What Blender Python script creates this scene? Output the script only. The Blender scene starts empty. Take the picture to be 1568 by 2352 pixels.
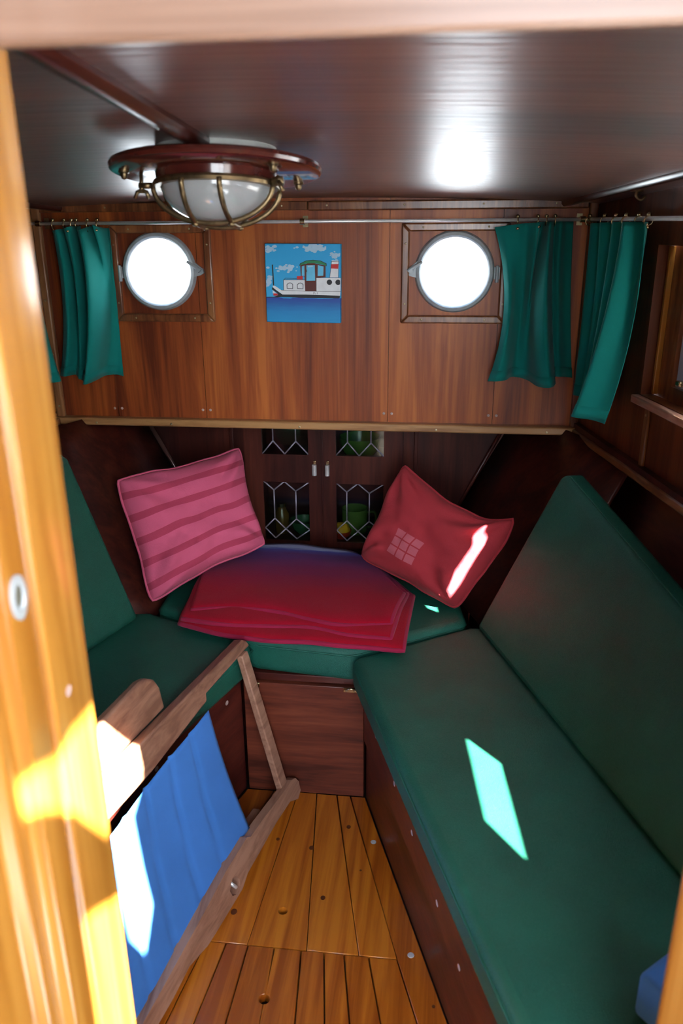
import bpy, bmesh, math, random
from mathutils import Vector, Matrix, noise
from mathutils.geometry import delaunay_2d_cdt

# ------------------------------------------------------------------ camera, world, sun, exposure
scene = bpy.context.scene
COL = scene.collection
YAW, PITCH, ROLL = math.radians(7.0), math.radians(20.0), math.radians(0.45)
fw = Vector((-math.sin(YAW)*math.cos(PITCH), math.cos(YAW)*math.cos(PITCH), -math.sin(PITCH)))
rt = Vector((math.cos(YAW), math.sin(YAW), 0))
up = rt.cross(fw)
r2 = rt*math.cos(ROLL) - up*math.sin(ROLL)
u2 = rt*math.sin(ROLL) + up*math.cos(ROLL)
cam_data = bpy.data.cameras.new('camera')
cam_data.lens = 28.0
cam_data.sensor_width = 36.0
cam_data.clip_start = 0.02
cam_data.dof.use_dof = True
cam_data.dof.focus_distance = 2.1
cam_data.dof.aperture_fstop = 4.5
cam = bpy.data.objects.new('camera', cam_data)
COL.objects.link(cam)
M = Matrix(((r2.x, u2.x, -fw.x, 0.0), (r2.y, u2.y, -fw.y, 0.0), (r2.z, u2.z, -fw.z, 1.40), (0, 0, 0, 1)))
cam.matrix_world = M
scene.camera = cam

world = bpy.data.worlds.new('sky')
scene.world = world
world.use_nodes = True
wn = world.node_tree.nodes
bg = wn['Background']
_tc = wn.new('ShaderNodeTexCoord'); _sp = wn.new('ShaderNodeSeparateXYZ'); _rp = wn.new('ShaderNodeValToRGB')
world.node_tree.links.new(_tc.outputs['Generated'], _sp.inputs[0])
_mr = wn.new('ShaderNodeMapRange'); _mr.inputs['From Min'].default_value = -1.0
world.node_tree.links.new(_sp.outputs['Z'], _mr.inputs['Value'])
world.node_tree.links.new(_mr.outputs[0], _rp.inputs['Fac'])
_el = _rp.color_ramp.elements
_el[0].position = 0.40; _el[0].color = (0.62, 0.68, 0.72, 1)      # water below the horizon
_el[1].position = 1.0; _el[1].color = (0.50, 0.70, 1.0, 1)
_e = _el.new(0.49); _e.color = (0.80, 0.86, 0.90, 1)
_e = _el.new(0.51); _e.color = (0.90, 0.95, 1.0, 1)
world.node_tree.links.new(_rp.outputs['Color'], bg.inputs['Color'])
bg.inputs['Strength'].default_value = 9.0

sun_data = bpy.data.lights.new('sun', 'SUN')
sun_data.energy = 95.0
sun_data.angle = math.radians(0.53)
sun_data.color = (1.0, 0.93, 0.82)
sun = bpy.data.objects.new('sun', sun_data)
COL.objects.link(sun)
SUN_DIR = Vector((-0.781, 0.625, -1.0)).normalized()
sun.rotation_euler = SUN_DIR.to_track_quat('-Z', 'Y').to_euler()
sun.location = (3, -3, 5)

scene.view_settings.view_transform = 'Standard'
scene.view_settings.look = 'None'
scene.view_settings.exposure = 1.0
scene.view_settings.gamma = 1.0
scene.view_settings.use_curve_mapping = False
scene.cycles.adaptive_threshold = 0.025
scene.cycles.max_bounces = 8
scene.cycles.diffuse_bounces = 4
scene.cycles.glossy_bounces = 4
scene.cycles.transparent_max_bounces = 12
scene.cycles.sample_clamp_indirect = 8.0

random.seed(7)

# ------------------------------------------------------------------ materials
def new_mat(name):
    m = bpy.data.materials.new(name)
    m.use_nodes = True
    nt = m.node_tree
    return m, nt, nt.nodes['Principled BSDF']

def setp(b, **kw):
    for k, v in kw.items():
        k = k.replace('_', ' ')
        if k in b.inputs:
            b.inputs[k].default_value = v

def ramp(nt, fac, stops):
    r = nt.nodes.new('ShaderNodeValToRGB')
    el = r.color_ramp.elements
    while len(el) < len(stops):
        el.new(0.5)
    for e, (p, c) in zip(el, stops):
        e.position = p
        e.color = (c[0], c[1], c[2], 1)
    nt.links.new(fac, r.inputs['Fac'])
    return r

def tex_noise(nt, scl, loc=(0, 0, 0), scale=1.0, detail=5.0, dist=0.0, rough=0.55, coord='Object', rot=(0, 0, 0)):
    tc = nt.nodes.new('ShaderNodeTexCoord')
    mp = nt.nodes.new('ShaderNodeMapping')
    mp.inputs['Scale'].default_value = scl
    mp.inputs['Location'].default_value = loc
    mp.inputs['Rotation'].default_value = rot
    nz = nt.nodes.new('ShaderNodeTexNoise')
    nz.inputs['Scale'].default_value = scale
    nz.inputs['Detail'].default_value = detail
    nz.inputs['Distortion'].default_value = dist
    nz.inputs['Roughness'].default_value = rough
    nt.links.new(tc.outputs[coord], mp.inputs['Vector'])
    nt.links.new(mp.outputs['Vector'], nz.inputs['Vector'])
    return nz

def wood(name, cols, axis='z', across=16.0, along=0.9, rough=0.35, coat=0.5, coat_rough=0.2, fine=90.0, loc=(0, 0, 0), bump=0.05, rot=(0, 0, 0), piece=0.25, spec=0.35):
    """varnished timber: long streaks along one axis plus fine pores; each piece gets its own tone"""
    m, nt, b = new_mat(name)
    i = 'xyz'.index(axis)
    s1 = [across]*3; s1[i] = along
    s2 = [fine]*3; s2[i] = along*3
    n1 = tex_noise(nt, s1, loc, 1.0, 5, 0.8, 0.6, rot=rot)
    n2 = tex_noise(nt, s2, loc, 1.0, 3, 0.2, 0.6, rot=rot)
    info = nt.nodes.new('ShaderNodeObjectInfo')
    mix = nt.nodes.new('ShaderNodeMath'); mix.operation = 'MULTIPLY_ADD'
    nt.links.new(n2.outputs['Fac'], mix.inputs[0]); mix.inputs[1].default_value = 0.30
    nt.links.new(n1.outputs['Fac'], mix.inputs[2])
    sub = nt.nodes.new('ShaderNodeMath'); sub.operation = 'MULTIPLY_ADD'
    nt.links.new(info.outputs['Random'], sub.inputs[0]); sub.inputs[1].default_value = piece
    nt.links.new(mix.outputs[0], sub.inputs[2])
    sh = nt.nodes.new('ShaderNodeMath'); sh.operation = 'SUBTRACT'
    nt.links.new(sub.outputs[0], sh.inputs[0]); sh.inputs[1].default_value = 0.15 + piece*0.5
    r = ramp(nt, sh.outputs[0], [(0.33, cols[0]), (0.5, cols[1]), (0.67, cols[2])])
    nt.links.new(r.outputs['Color'], b.inputs['Base Color'])
    setp(b, Roughness=rough, Coat_Weight=coat, Coat_Roughness=coat_rough, Specular_IOR_Level=spec)
    bp = nt.nodes.new('ShaderNodeBump')
    bp.inputs['Strength'].default_value = bump
    bp.inputs['Distance'].default_value = 0.01
    nt.links.new(n2.outputs['Fac'], bp.inputs['Height'])
    nt.links.new(bp.outputs['Normal'], b.inputs['Normal'])
    return m

def plain(name, col, rough=0.5, metal=0.0, var=0.15, scale=20.0, bump=0.0, bscale=300.0, **kw):
    m, nt, b = new_mat(name)
    nz = tex_noise(nt, (1, 1, 1), (0, 0, 0), scale, 4)
    lo = [c*(1-var) for c in col]; hi = [min(1, c*(1+var)) for c in col]
    r = ramp(nt, nz.outputs['Fac'], [(0.3, lo), (0.7, hi)])
    nt.links.new(r.outputs['Color'], b.inputs['Base Color'])
    setp(b, Roughness=rough, Metallic=metal, **kw)
    if bump:
        n2 = tex_noise(nt, (1, 1, 1), (3, 1, 2), bscale, 3)
        bp = nt.nodes.new('ShaderNodeBump')
        bp.inputs['Strength'].default_value = bump
        bp.inputs['Distance'].default_value = 0.002
        nt.links.new(n2.outputs['Fac'], bp.inputs['Height'])
        nt.links.new(bp.outputs['Normal'], b.inputs['Normal'])
    return m

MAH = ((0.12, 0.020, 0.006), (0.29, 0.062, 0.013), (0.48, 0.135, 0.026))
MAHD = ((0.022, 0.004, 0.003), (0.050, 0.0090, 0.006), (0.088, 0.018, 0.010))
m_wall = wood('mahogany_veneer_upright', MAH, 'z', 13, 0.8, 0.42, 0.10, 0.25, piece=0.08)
m_wall_shaded = wood('mahogany_veneer_shaded', ((0.045, 0.009, 0.004), (0.105, 0.025, 0.008), (0.17, 0.048, 0.014)), 'z', 13, 0.8, 0.42, 0.10, 0.25, loc=(4, 2, 1), piece=0.08)  # darker copy of the bulkhead veneer: shade put into the colour
m_ceil = wood('mahogany_ceiling', ((0.035, 0.009, 0.005), (0.085, 0.020, 0.010), (0.14, 0.038, 0.017)), 'x', 7, 0.9, 0.32, 1.0, 0.52, fine=60, bump=0.25, spec=0.8)
m_ceil.node_tree.nodes['Principled BSDF'].inputs['Coat IOR'].default_value = 1.75
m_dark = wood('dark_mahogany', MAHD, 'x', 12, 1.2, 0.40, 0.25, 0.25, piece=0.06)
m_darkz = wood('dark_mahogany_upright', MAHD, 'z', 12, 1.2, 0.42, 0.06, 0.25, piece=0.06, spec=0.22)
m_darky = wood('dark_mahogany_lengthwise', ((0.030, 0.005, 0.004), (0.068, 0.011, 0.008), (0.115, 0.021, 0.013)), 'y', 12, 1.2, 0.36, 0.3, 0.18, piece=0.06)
m_locker = wood('locker_mahogany', ((0.055, 0.011, 0.006), (0.135, 0.028, 0.013), (0.20, 0.050, 0.022)), 'x', 16, 1.6, 0.45, 0.1, 0.25)
m_lip = wood('light_oak_lip', ((0.16, 0.065, 0.022), (0.30, 0.14, 0.05), (0.42, 0.22, 0.085)), 'x', 40, 3, 0.4, 0.3, 0.3)
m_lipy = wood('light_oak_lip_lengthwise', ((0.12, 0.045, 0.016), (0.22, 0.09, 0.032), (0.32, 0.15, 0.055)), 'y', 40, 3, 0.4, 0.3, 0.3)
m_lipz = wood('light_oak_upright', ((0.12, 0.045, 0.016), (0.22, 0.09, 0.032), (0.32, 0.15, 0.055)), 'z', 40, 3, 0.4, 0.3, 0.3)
m_mould = wood('mahogany_moulding', ((0.11, 0.032, 0.012), (0.21, 0.072, 0.026), (0.32, 0.13, 0.045)), 'z', 40, 4, 0.3, 0.5, 0.2)
m_floor = wood('varnished_pine_plank', ((0.25, 0.052, 0.004), (0.38, 0.098, 0.007), (0.50, 0.152, 0.012)), 'y', 34, 1.3, 0.34, 0.3, 0.18, piece=0.24, bump=0.04)
m_post = wood('varnished_pine_post', ((0.28, 0.105, 0.012), (0.37, 0.160, 0.024), (0.45, 0.230, 0.048)), 'z', 26, 0.7, 0.32, 0.5, 0.16, piece=0.1)
m_header = wood('pale_teak_header', ((0.17, 0.095, 0.062), (0.235, 0.142, 0.10), (0.30, 0.195, 0.145)), 'x', 26, 0.8, 0.4, 0.3, 0.2, piece=0.05)
m_sill = wood('light_toned_in_sill', ((0.42, 0.22, 0.15), (0.55, 0.32, 0.23), (0.65, 0.42, 0.32)), 'y', 30, 2, 0.4, 0.3, 0.2)  # paler than the header wood: window light put into the sill colour
m_teak = wood('oiled_teak', ((0.19, 0.085, 0.052), (0.29, 0.142, 0.090), (0.38, 0.20, 0.13)), 'y', 40, 3, 0.5, 0.1, 0.3, piece=0.15)
m_plate = wood('red_mahogany_lamp_plate', ((0.035, 0.006, 0.005), (0.065, 0.011, 0.008), (0.10, 0.020, 0.013)), 'x', 18, 3, 0.2, 0.8, 0.08)
m_under = plain('dark_subfloor', (0.02, 0.012, 0.008), 0.8)
m_brass = plain('aged_brass', (0.22, 0.155, 0.08), 0.36, 0.9, 0.3, 60)
m_brassb = plain('polished_brass', (0.62, 0.50, 0.28), 0.24, 1.0, 0.1, 60)
m_steel = plain('brushed_nickel', (0.78, 0.76, 0.74), 0.32, 0.55, 0.08, 60)
m_alu = plain('grey_painted_alloy', (0.36, 0.40, 0.42), 0.45, 0.2, 0.12, 40)
m_lead = plain('lead_came', (0.42, 0.38, 0.46), 0.42, 0.6, 0.12, 80)
m_screw = plain('screw_head', (0.45, 0.36, 0.22), 0.35, 0.9, 0.1)
m_cap = plain('worn_screw_plug', (0.42, 0.30, 0.27), 0.6, 0.0, 0.35, 300)
m_whitep = plain('white_lamp_base', (0.75, 0.78, 0.74), 0.4)
m_hole = plain('dark_hole', (0.03, 0.012, 0.006), 0.8)

def vinyl(name, col):
    m, nt, b = new_mat(name)
    nz = tex_noise(nt, (1, 1, 1), (0, 0, 0), 9, 4)
    r = ramp(nt, nz.outputs['Fac'], [(0.3, [c*0.86 for c in col]), (0.7, [c*1.14 for c in col])])
    nt.links.new(r.outputs['Color'], b.inputs['Base Color'])
    setp(b, Roughness=0.42, Specular_IOR_Level=0.30)
    tc = nt.nodes.new('ShaderNodeTexCoord')
    vo = nt.nodes.new('ShaderNodeTexVoronoi'); vo.inputs['Scale'].default_value = 420
    vo.feature = 'DISTANCE_TO_EDGE'
    nt.links.new(tc.outputs['Object'], vo.inputs['Vector'])
    bp = nt.nodes.new('ShaderNodeBump'); bp.inputs['Strength'].default_value = 0.55
    bp.inputs['Distance'].default_value = 0.002
    nt.links.new(vo.outputs['Distance'], bp.inputs['Height'])
    nt.links.new(bp.outputs['Normal'], b.inputs['Normal'])
    return m
m_vinyl = vinyl('green_vinyl', (0.010, 0.092, 0.062))

def cloth(name, col, var=0.12, rough=0.85, sheen=0.08, weave=900, bump=0.25, back=0.0):
    m = plain(name, col, rough, 0.0, var, 7, bump, weave, Sheen_Weight=sheen, Specular_IOR_Level=0.12)
    return m
m_curtain = cloth('teal_curtain_cloth', (0.005, 0.195, 0.170), 0.06)
m_canvas = cloth('blue_canvas', (0.05, 0.19, 0.56), 0.08, 0.8, 0.05, 1200, 0.3)
m_hem = cloth('crimson_hem', (0.30, 0.012, 0.048), 0.15)

def blanket_mat():
    m, nt, b = new_mat('dyed_fleece')
    tc = nt.nodes.new('ShaderNodeTexCoord')
    sp = nt.nodes.new('ShaderNodeSeparateXYZ')
    nt.links.new(tc.outputs['Object'], sp.inputs[0])
    nz = tex_noise(nt, (3, 9, 3), (0, 0, 0), 2.5, 4)
    add = nt.nodes.new('ShaderNodeMath'); add.operation = 'MULTIPLY_ADD'
    nt.links.new(nz.outputs['Fac'], add.inputs[0]); add.inputs[1].default_value = 0.07
    nt.links.new(sp.outputs['Y'], add.inputs[2])
    mr = nt.nodes.new('ShaderNodeMapRange')
    mr.inputs['From Min'].default_value = 1.65 + 0.035; mr.inputs['From Max'].default_value = 2.25 + 0.035
    nt.links.new(add.outputs[0], mr.inputs['Value'])
    r = ramp(nt, mr.outputs[0], [(0.0, (0.34, 0.004, 0.016)), (0.36, (0.31, 0.004, 0.020)), (0.50, (0.24, 0.006, 0.042)),
                                 (0.62, (0.17, 0.010, 0.072)), (0.77, (0.10, 0.018, 0.14)), (0.84, (0.06, 0.06, 0.30)), (0.875, (0.30, 0.33, 0.52)), (1.0, (0.09, 0.05, 0.22))])
    nt.links.new(r.outputs['Color'], b.inputs['Base Color'])
    setp(b, Roughness=0.95, Sheen_Weight=0.05, Specular_IOR_Level=0.08)
    n2 = tex_noise(nt, (1, 1, 1), (0, 0, 0), 420, 3)
    bp = nt.nodes.new('ShaderNodeBump'); bp.inputs['Strength'].default_value = 0.5; bp.inputs['Distance'].default_value = 0.003
    nt.links.new(n2.outputs['Fac'], bp.inputs['Height']); nt.links.new(bp.outputs['Normal'], b.inputs['Normal'])
    return m
m_blanket = blanket_mat()

def math_node(nt, op, a, bval=None, c=None):
    n = nt.nodes.new('ShaderNodeMath'); n.operation = op
    for idx, v in enumerate((a, bval, c)):
        if v is None: continue
        if isinstance(v, (int, float)): n.inputs[idx].default_value = v
        else: nt.links.new(v, n.inputs[idx])
    return n.outputs[0]

def pillow_mat(name, base, second, mode):
    m, nt, b = new_mat(name)
    uv = nt.nodes.new('ShaderNodeUVMap')
    sp = nt.nodes.new('ShaderNodeSeparateXYZ'); nt.links.new(uv.outputs[0], sp.inputs[0])
    if mode == 'stripes':
        f = math_node(nt, 'FRACT', math_node(nt, 'MULTIPLY_ADD', sp.outputs['Y'], 5.6, 0.12))
        fac = math_node(nt, 'MULTIPLY', math_node(nt, 'GREATER_THAN', f, 0.66), math_node(nt, 'LESS_THAN', f, 0.98))
    else:
        cu, cv, sz = mode
        pu = math_node(nt, 'MULTIPLY', math_node(nt, 'SUBTRACT', sp.outputs['X'], cu-sz/2), 3.0/sz)
        pv = math_node(nt, 'MULTIPLY', math_node(nt, 'SUBTRACT', sp.outputs['Y'], cv-sz/2), 3.0/sz)
        fac = None
        for p in (pu, pv):
            a = math_node(nt, 'MULTIPLY', math_node(nt, 'GREATER_THAN', p, 0.0), math_node(nt, 'LESS_THAN', p, 3.0))
            fr = math_node(nt, 'FRACT', p)
            g = math_node(nt, 'MULTIPLY', math_node(nt, 'GREATER_THAN', fr, 0.07), math_node(nt, 'LESS_THAN', fr, 0.93))
            a = math_node(nt, 'MULTIPLY', a, g)
            fac = a if fac is None else math_node(nt, 'MULTIPLY', fac, a)
        mpx = math_node(nt, 'GREATER_THAN', pu, 0.0)
    mx = nt.nodes.new('ShaderNodeMix'); mx.data_type = 'RGBA'
    nt.links.new(fac, mx.inputs[0])
    mx.inputs[6].default_value = (*base, 1); mx.inputs[7].default_value = (*second, 1)
    nt.links.new(mx.outputs[2], b.inputs['Base Color'])
    setp(b, Roughness=0.88, Sheen_Weight=0.04, Specular_IOR_Level=0.12)
    n2 = tex_noise(nt, (1, 1, 1), (0, 0, 0), 700, 2)
    n3 = tex_noise(nt, (1, 1, 1), (0, 0, 0), 26, 3, 1.0)
    s = math_node(nt, 'MULTIPLY_ADD', n3.outputs['Fac'], 2.5, n2.outputs['Fac'])
    bp = nt.nodes.new('ShaderNodeBump'); bp.inputs['Strength'].default_value = 0.3; bp.inputs['Distance'].default_value = 0.003
    nt.links.new(s, bp.inputs['Height']); nt.links.new(bp.outputs['Normal'], b.inputs['Normal'])
    return m
m_pink = pillow_mat('pink_striped_cotton', (0.60, 0.105, 0.19), (0.42, 0.050, 0.098), 'stripes')
m_red = pillow_mat('red_cotton_with_squares', (0.38, 0.034, 0.045), (0.50, 0.115, 0.145), (0.44, 0.335, 0.27))

def clear_glass(name, tint=(1, 1, 1), refl=0.06):
    m = bpy.data.materials.new(name); m.use_nodes = True
    nt = m.node_tree; nt.nodes.clear()
    out = nt.nodes.new('ShaderNodeOutputMaterial')
    tr = nt.nodes.new('ShaderNodeBsdfTransparent'); tr.inputs['Color'].default_value = (*tint, 1)
    gl = nt.nodes.new('ShaderNodeBsdfGlossy'); gl.inputs['Roughness'].default_value = 0.05
    mx = nt.nodes.new('ShaderNodeMixShader'); mx.inputs[0].default_value = refl
    nt.links.new(tr.outputs[0], mx.inputs[1]); nt.links.new(gl.outputs[0], mx.inputs[2])
    nt.links.new(mx.outputs[0], out.inputs['Surface'])
    return m
m_glass = clear_glass('clear_pane')
m_glassl = clear_glass('leaded_pane', (0.80, 0.86, 0.82), 0.05)

def frosted(name, col=(0.55, 0.58, 0.62)):
    m = bpy.data.materials.new(name); m.use_nodes = True
    nt = m.node_tree; nt.nodes.clear()
    out = nt.nodes.new('ShaderNodeOutputMaterial')
    tl = nt.nodes.new('ShaderNodeBsdfTranslucent'); tl.inputs['Color'].default_value = (*col, 1)
    df = nt.nodes.new('ShaderNodeBsdfDiffuse'); df.inputs['Color'].default_value = (0.4, 0.42, 0.45, 1)
    mx = nt.nodes.new('ShaderNodeMixShader'); mx.inputs[0].default_value = 0.5
    nt.links.new(tl.outputs[0], mx.inputs[1]); nt.links.new(df.outputs[0], mx.inputs[2])
    nt.links.new(mx.outputs[0], out.inputs['Surface'])
    return m
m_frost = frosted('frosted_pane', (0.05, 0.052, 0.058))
m_frost_fill = frosted('light_fill_pane', (0.88, 0.88, 0.88))  # for unseen panes, extra translucent to fill the cabin with light

m_dome, _nt, _b = new_mat('frosted_lamp_glass')
setp(_b, Base_Color=(0.80, 0.82, 0.84, 1), Roughness=0.16, Transmission_Weight=0.62, IOR=1.45, Coat_Weight=0.8, Coat_Roughness=0.06)

# ------------------------------------------------------------------ mesh helpers
def box(bm, x0, x1, y0, y1, z0, z1):
    v = [bm.verts.new(p) for p in ((x0, y0, z0), (x1, y0, z0), (x1, y1, z0), (x0, y1, z0), (x0, y0, z1), (x1, y0, z1), (x1, y1, z1), (x0, y1, z1))]
    for f in ((3, 2, 1, 0), (4, 5, 6, 7), (0, 1, 5, 4), (1, 2, 6, 5), (2, 3, 7, 6), (3, 0, 4, 7)):
        bm.faces.new([v[i] for i in f])

def inside(pt, poly):
    x, y = pt; r = False
    n = len(poly)
    for i in range(n):
        x1, y1 = poly[i]; x2, y2 = poly[(i+1) % n]
        if (y1 > y) != (y2 > y) and x < (x2-x1)*(y-y1)/(y2-y1)+x1:
            r = not r
    return r

def slab(bm, outer, holes, T, t0, t1):
    """prism of a 2-D outline with holes; T(a, b, t) maps to 3-D, t0..t1 the thickness"""
    if not holes:
        lo = [bm.verts.new(T(a, b, t0)) for a, b in outer]
        hi = [bm.verts.new(T(a, b, t1)) for a, b in outer]
        bm.faces.new(list(reversed(lo))); bm.faces.new(hi)
        n = len(outer)
        for i in range(n):
            j = (i+1) % n
            bm.faces.new((lo[i], lo[j], hi[j], hi[i]))
    else:
        pts = [Vector(p) for p in outer]; edges = [(i, (i+1) % len(outer)) for i in range(len(outer))]
        for h in holes:
            s = len(pts); pts += [Vector(p) for p in h]
            edges += [(s+i, s+(i+1) % len(h)) for i in range(len(h))]
        vs, es, fs, *_ = delaunay_2d_cdt(pts, edges, [], 0, 1e-7)
        lo = [bm.verts.new(T(v.x, v.y, t0)) for v in vs]
        hi = [bm.verts.new(T(v.x, v.y, t1)) for v in vs]
        cnt = {}
        for f in fs:
            c = (sum(vs[i].x for i in f)/3, sum(vs[i].y for i in f)/3)
            if not inside(c, outer) or any(inside(c, h) for h in holes): continue
            bm.faces.new([hi[i] for i in f]); bm.faces.new([lo[i] for i in reversed(f)])
            for i in range(3):
                e = (f[i], f[(i+1) % 3]); cnt[e] = 1
        for (a, b_) in list(cnt):
            if (b_, a) not in cnt:
                bm.faces.new((lo[a], lo[b_], hi[b_], hi[a]))
    bmesh.ops.recalc_face_normals(bm, faces=bm.faces[:])

def tube(bm, pts, r, n=10, closed=False, cap=True, rfun=None):
    pts = [Vector(p) for p in pts]
    rings = []; m = len(pts)
    prev = None
    for i, p in enumerate(pts):
        if closed: d = pts[(i+1) % m]-pts[i-1]
        else: d = pts[min(i+1, m-1)]-pts[max(i-1, 0)]
        d.normalize()
        if prev is None:
            a = Vector((0, 0, 1)) if abs(d.z) < 0.9 else Vector((1, 0, 0))
            s = d.cross(a).normalized()
        else:
            s = (prev - d*prev.dot(d)).normalized()
        prev = s; t = d.cross(s)
        rr = r if rfun is None else rfun(i/(m-1))
        rings.append([bm.verts.new(p + s*rr*math.cos(2*math.pi*k/n) + t*rr*math.sin(2*math.pi*k/n)) for k in range(n)])
    for i in range(m if closed else m-1):
        a = rings[i]; b_ = rings[(i+1) % m]
        for k in range(n):
            bm.faces.new((a[k], a[(k+1) % n], b_[(k+1) % n], b_[k]))
    if cap and not closed:
        bm.faces.new(list(reversed(rings[0]))); bm.faces.new(rings[-1])

def lathe(bm, prof, n=40, T=lambda x, y, z: (x, y, z), closed=False):
    """revolve (radius, height) profile about local z"""
    rings = []
    for r, h in prof:
        if r < 1e-6: rings.append([bm.verts.new(T(0, 0, h))])
        else: rings.append([bm.verts.new(T(r*math.cos(2*math.pi*k/n), r*math.sin(2*math.pi*k/n), h)) for k in range(n)])
    prs = list(zip(rings, rings[1:]))
    if closed: prs.append((rings[-1], rings[0]))
    for a, b_ in prs:
        for k in range(n):
            j = (k+1) % n
            if len(a) == 1 and len(b_) == 1: continue
            if len(a) == 1: bm.faces.new((a[0], b_[j], b_[k]))
            elif len(b_) == 1: bm.faces.new((a[k], a[j], b_[0]))
            else: bm.faces.new((a[k], a[j], b_[j], b_[k]))
    bmesh.ops.recalc_face_normals(bm, faces=bm.faces[:])

def grid(bm, rows, uvs=None):
    vs = [[bm.verts.new(p) for p in r] for r in rows]
    for i in range(len(vs)-1):
        for j in range(len(vs[0])-1):
            bm.faces.new((vs[i][j], vs[i][j+1], vs[i+1][j+1], vs[i+1][j]))
    return vs

def obj(name, bm, mat, parent=None, smooth=False, bevel=0.0, seg=2, solid=0.0, subsurf=0, solid_off=0.0):
    me = bpy.data.meshes.new(name)
    bm.to_mesh(me); bm.free()
    me.materials.append(mat)
    o = bpy.data.objects.new(name, me)
    COL.objects.link(o)
    if parent is not None: o.parent = parent
    if solid:
        md = o.modifiers.new('solid', 'SOLIDIFY'); md.thickness = solid; md.offset = solid_off
    if bevel:
        md = o.modifiers.new('bevel', 'BEVEL'); md.width = bevel; md.segments = seg; md.limit_method = 'ANGLE'
        md.angle_limit = math.radians(35)
    if subsurf:
        md = o.modifiers.new('sub', 'SUBSURF'); md.levels = subsurf; md.render_levels = subsurf
    if smooth or bevel:
        for p in me.polygons: p.use_smooth = True
        if not smooth or smooth == 'angle':
            try: me.set_sharp_from_angle(angle=math.radians(40))
            except Exception: pass
    return o

def B(fn, *a, **k):
    bm = bmesh.new(); fn(bm, *a, **k); return bm

def tag(o, label=None, cat=None, group=None, kind=None):
    if label: o['label'] = label
    if cat: o['category'] = cat
    if group: o['group'] = group
    if kind: o['kind'] = kind
    return o

def thing(name, loc, label, cat, group=None, rot=(0, 0, 0)):
    o = bpy.data.objects.new(name, None); COL.objects.link(o)
    o.location = loc; o.rotation_euler = rot; o.empty_display_size = 0.05
    tag(o, label, cat, group); return o

def struct(name, bm, mat, label=None, **k):
    o = obj(name, bm, mat, **k); tag(o, label, None, None, 'structure'); return o

def dome_mesh(r, h):
    bm = bmesh.new(); lathe(bm, [(r, 0), (r*0.8, h*0.6), (0, h)], 10)
    me = bpy.data.meshes.new('screw'); bm.to_mesh(me); bm.free(); return me
SCREW = dome_mesh(0.0034, 0.0012); SCREW.materials.append(m_screw)
CAPM = dome_mesh(0.0065, 0.001); CAPM.materials.append(m_cap)
def screw(loc, nrm, parent, mesh=None, name='screw'):
    o = bpy.data.objects.new(name, mesh or SCREW); COL.objects.link(o)
    o.parent = parent
    q = Vector(nrm).to_track_quat('Z', 'Y')
    o.rotation_euler = q.to_euler()
    o.location = Vector(loc) - (parent.location if parent is not None and parent.type == 'EMPTY' else Vector((0, 0, 0)))
    return o

def circle(cx, cy, r, n=48):
    return [(cx + r*math.cos(2*math.pi*i/n), cy + r*math.sin(2*math.pi*i/n)) for i in range(n)]
def rect(a0, a1, b0, b1): return [(a0, b0), (a1, b0), (a1, b1), (a0, b1)]

def spline(pts, n):
    pts = [Vector(p) for p in pts]; out = []
    m = len(pts)
    for i in range(n+1):
        t = i/n*(m-1); k = min(int(t), m-2); f = t-k
        p0 = pts[max(k-1, 0)]; p1 = pts[k]; p2 = pts[k+1]; p3 = pts[min(k+2, m-1)]
        out.append(0.5*((2*p1)+(p2-p0)*f+(2*p0-5*p1+4*p2-p3)*f*f+(3*p1-p0-3*p2+p3)*f**3))
    return out

TXZ = lambda a, b, t: (a, t, b)        # upright plane facing the camera side
TXY = lambda a, b, t: (a, b, t)        # horizontal plane

# ------------------------------------------------------------------ cabin shell
WY = 2.20                               # front bulkhead
RO = Vector((0.385, WY, 0)); RD = Vector((0.1938, -0.981, 0)); RN = Vector((0.981, 0.1938, 0))
LO = Vector((-1.113, WY, 0)); LD = Vector((-0.1938, -0.981, 0)); LN = Vector((-0.981, 0.1938, 0))
def TR(s, z, o): return RO + RD*s + RN*o + Vector((0, 0, z))
def TL(s, z, o): return LO + LD*s + LN*o + Vector((0, 0, z))
def ceil_z(x, y): return 1.46 + (2.2-y)*0.068 - 0.02*((x+0.365)/0.72)**2

# floor and its planks
floor = struct('floor', B(slab, [(-0.52, 1.74), (-0.12, 1.74), (0.26, 0.60), (0.9, -1.6), (-1.5, -1.6), (-0.9, 0.60)], [], TXY, -0.05, -0.0215), m_under,
               'varnished orange pine cabin sole laid in narrow tapering planks')
def plank(poly, holes=None, name='plank'):
    bm = B(slab, poly, holes or [], TXY, -0.021, 0.0)
    return obj(name, bm, m_floor, floor, bevel=0.0012 if not holes else 0, seg=1)
G = 0.0009
f1 = [-0.461, -0.39, -0.326, -0.277, -0.224, -0.189, -0.150]
f2 = [-0.616, -0.452, -0.351, -0.227, -0.12, -0.042, 0.014]
a1 = [-0.54, -0.485, -0.438, -0.395, -0.349, -0.294, -0.238, -0.191, -0.150, -0.100, -0.042]
asl = [-0.24, -0.185, -0.137, -0.09, -0.018, 0.037, 0.09, 0.147, 0.1875, 0.25, 0.335]
YC, YE = 1.206, 0.62
for i in range(1, 5):
    poly = [(f1[i]+G, 1.679), (f2[i]+G, YC+G), (f2[i+1]-G, YC+G), (f1[i+1]-G, 1.679)]
    plank(poly, [circle(-0.294, 1.299, 0.0105, 20)] if i == 2 else None)
dy = YC-YE
plank([(f1[0]+G, 1.679), (f2[0]+G, YC), (-0.80, YE), (a1[0]+asl[0]*dy-G, YE), (a1[0]-G, YC), (f2[1]-G-0.07, YC), (f1[1]-G, 1.679)])
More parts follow.
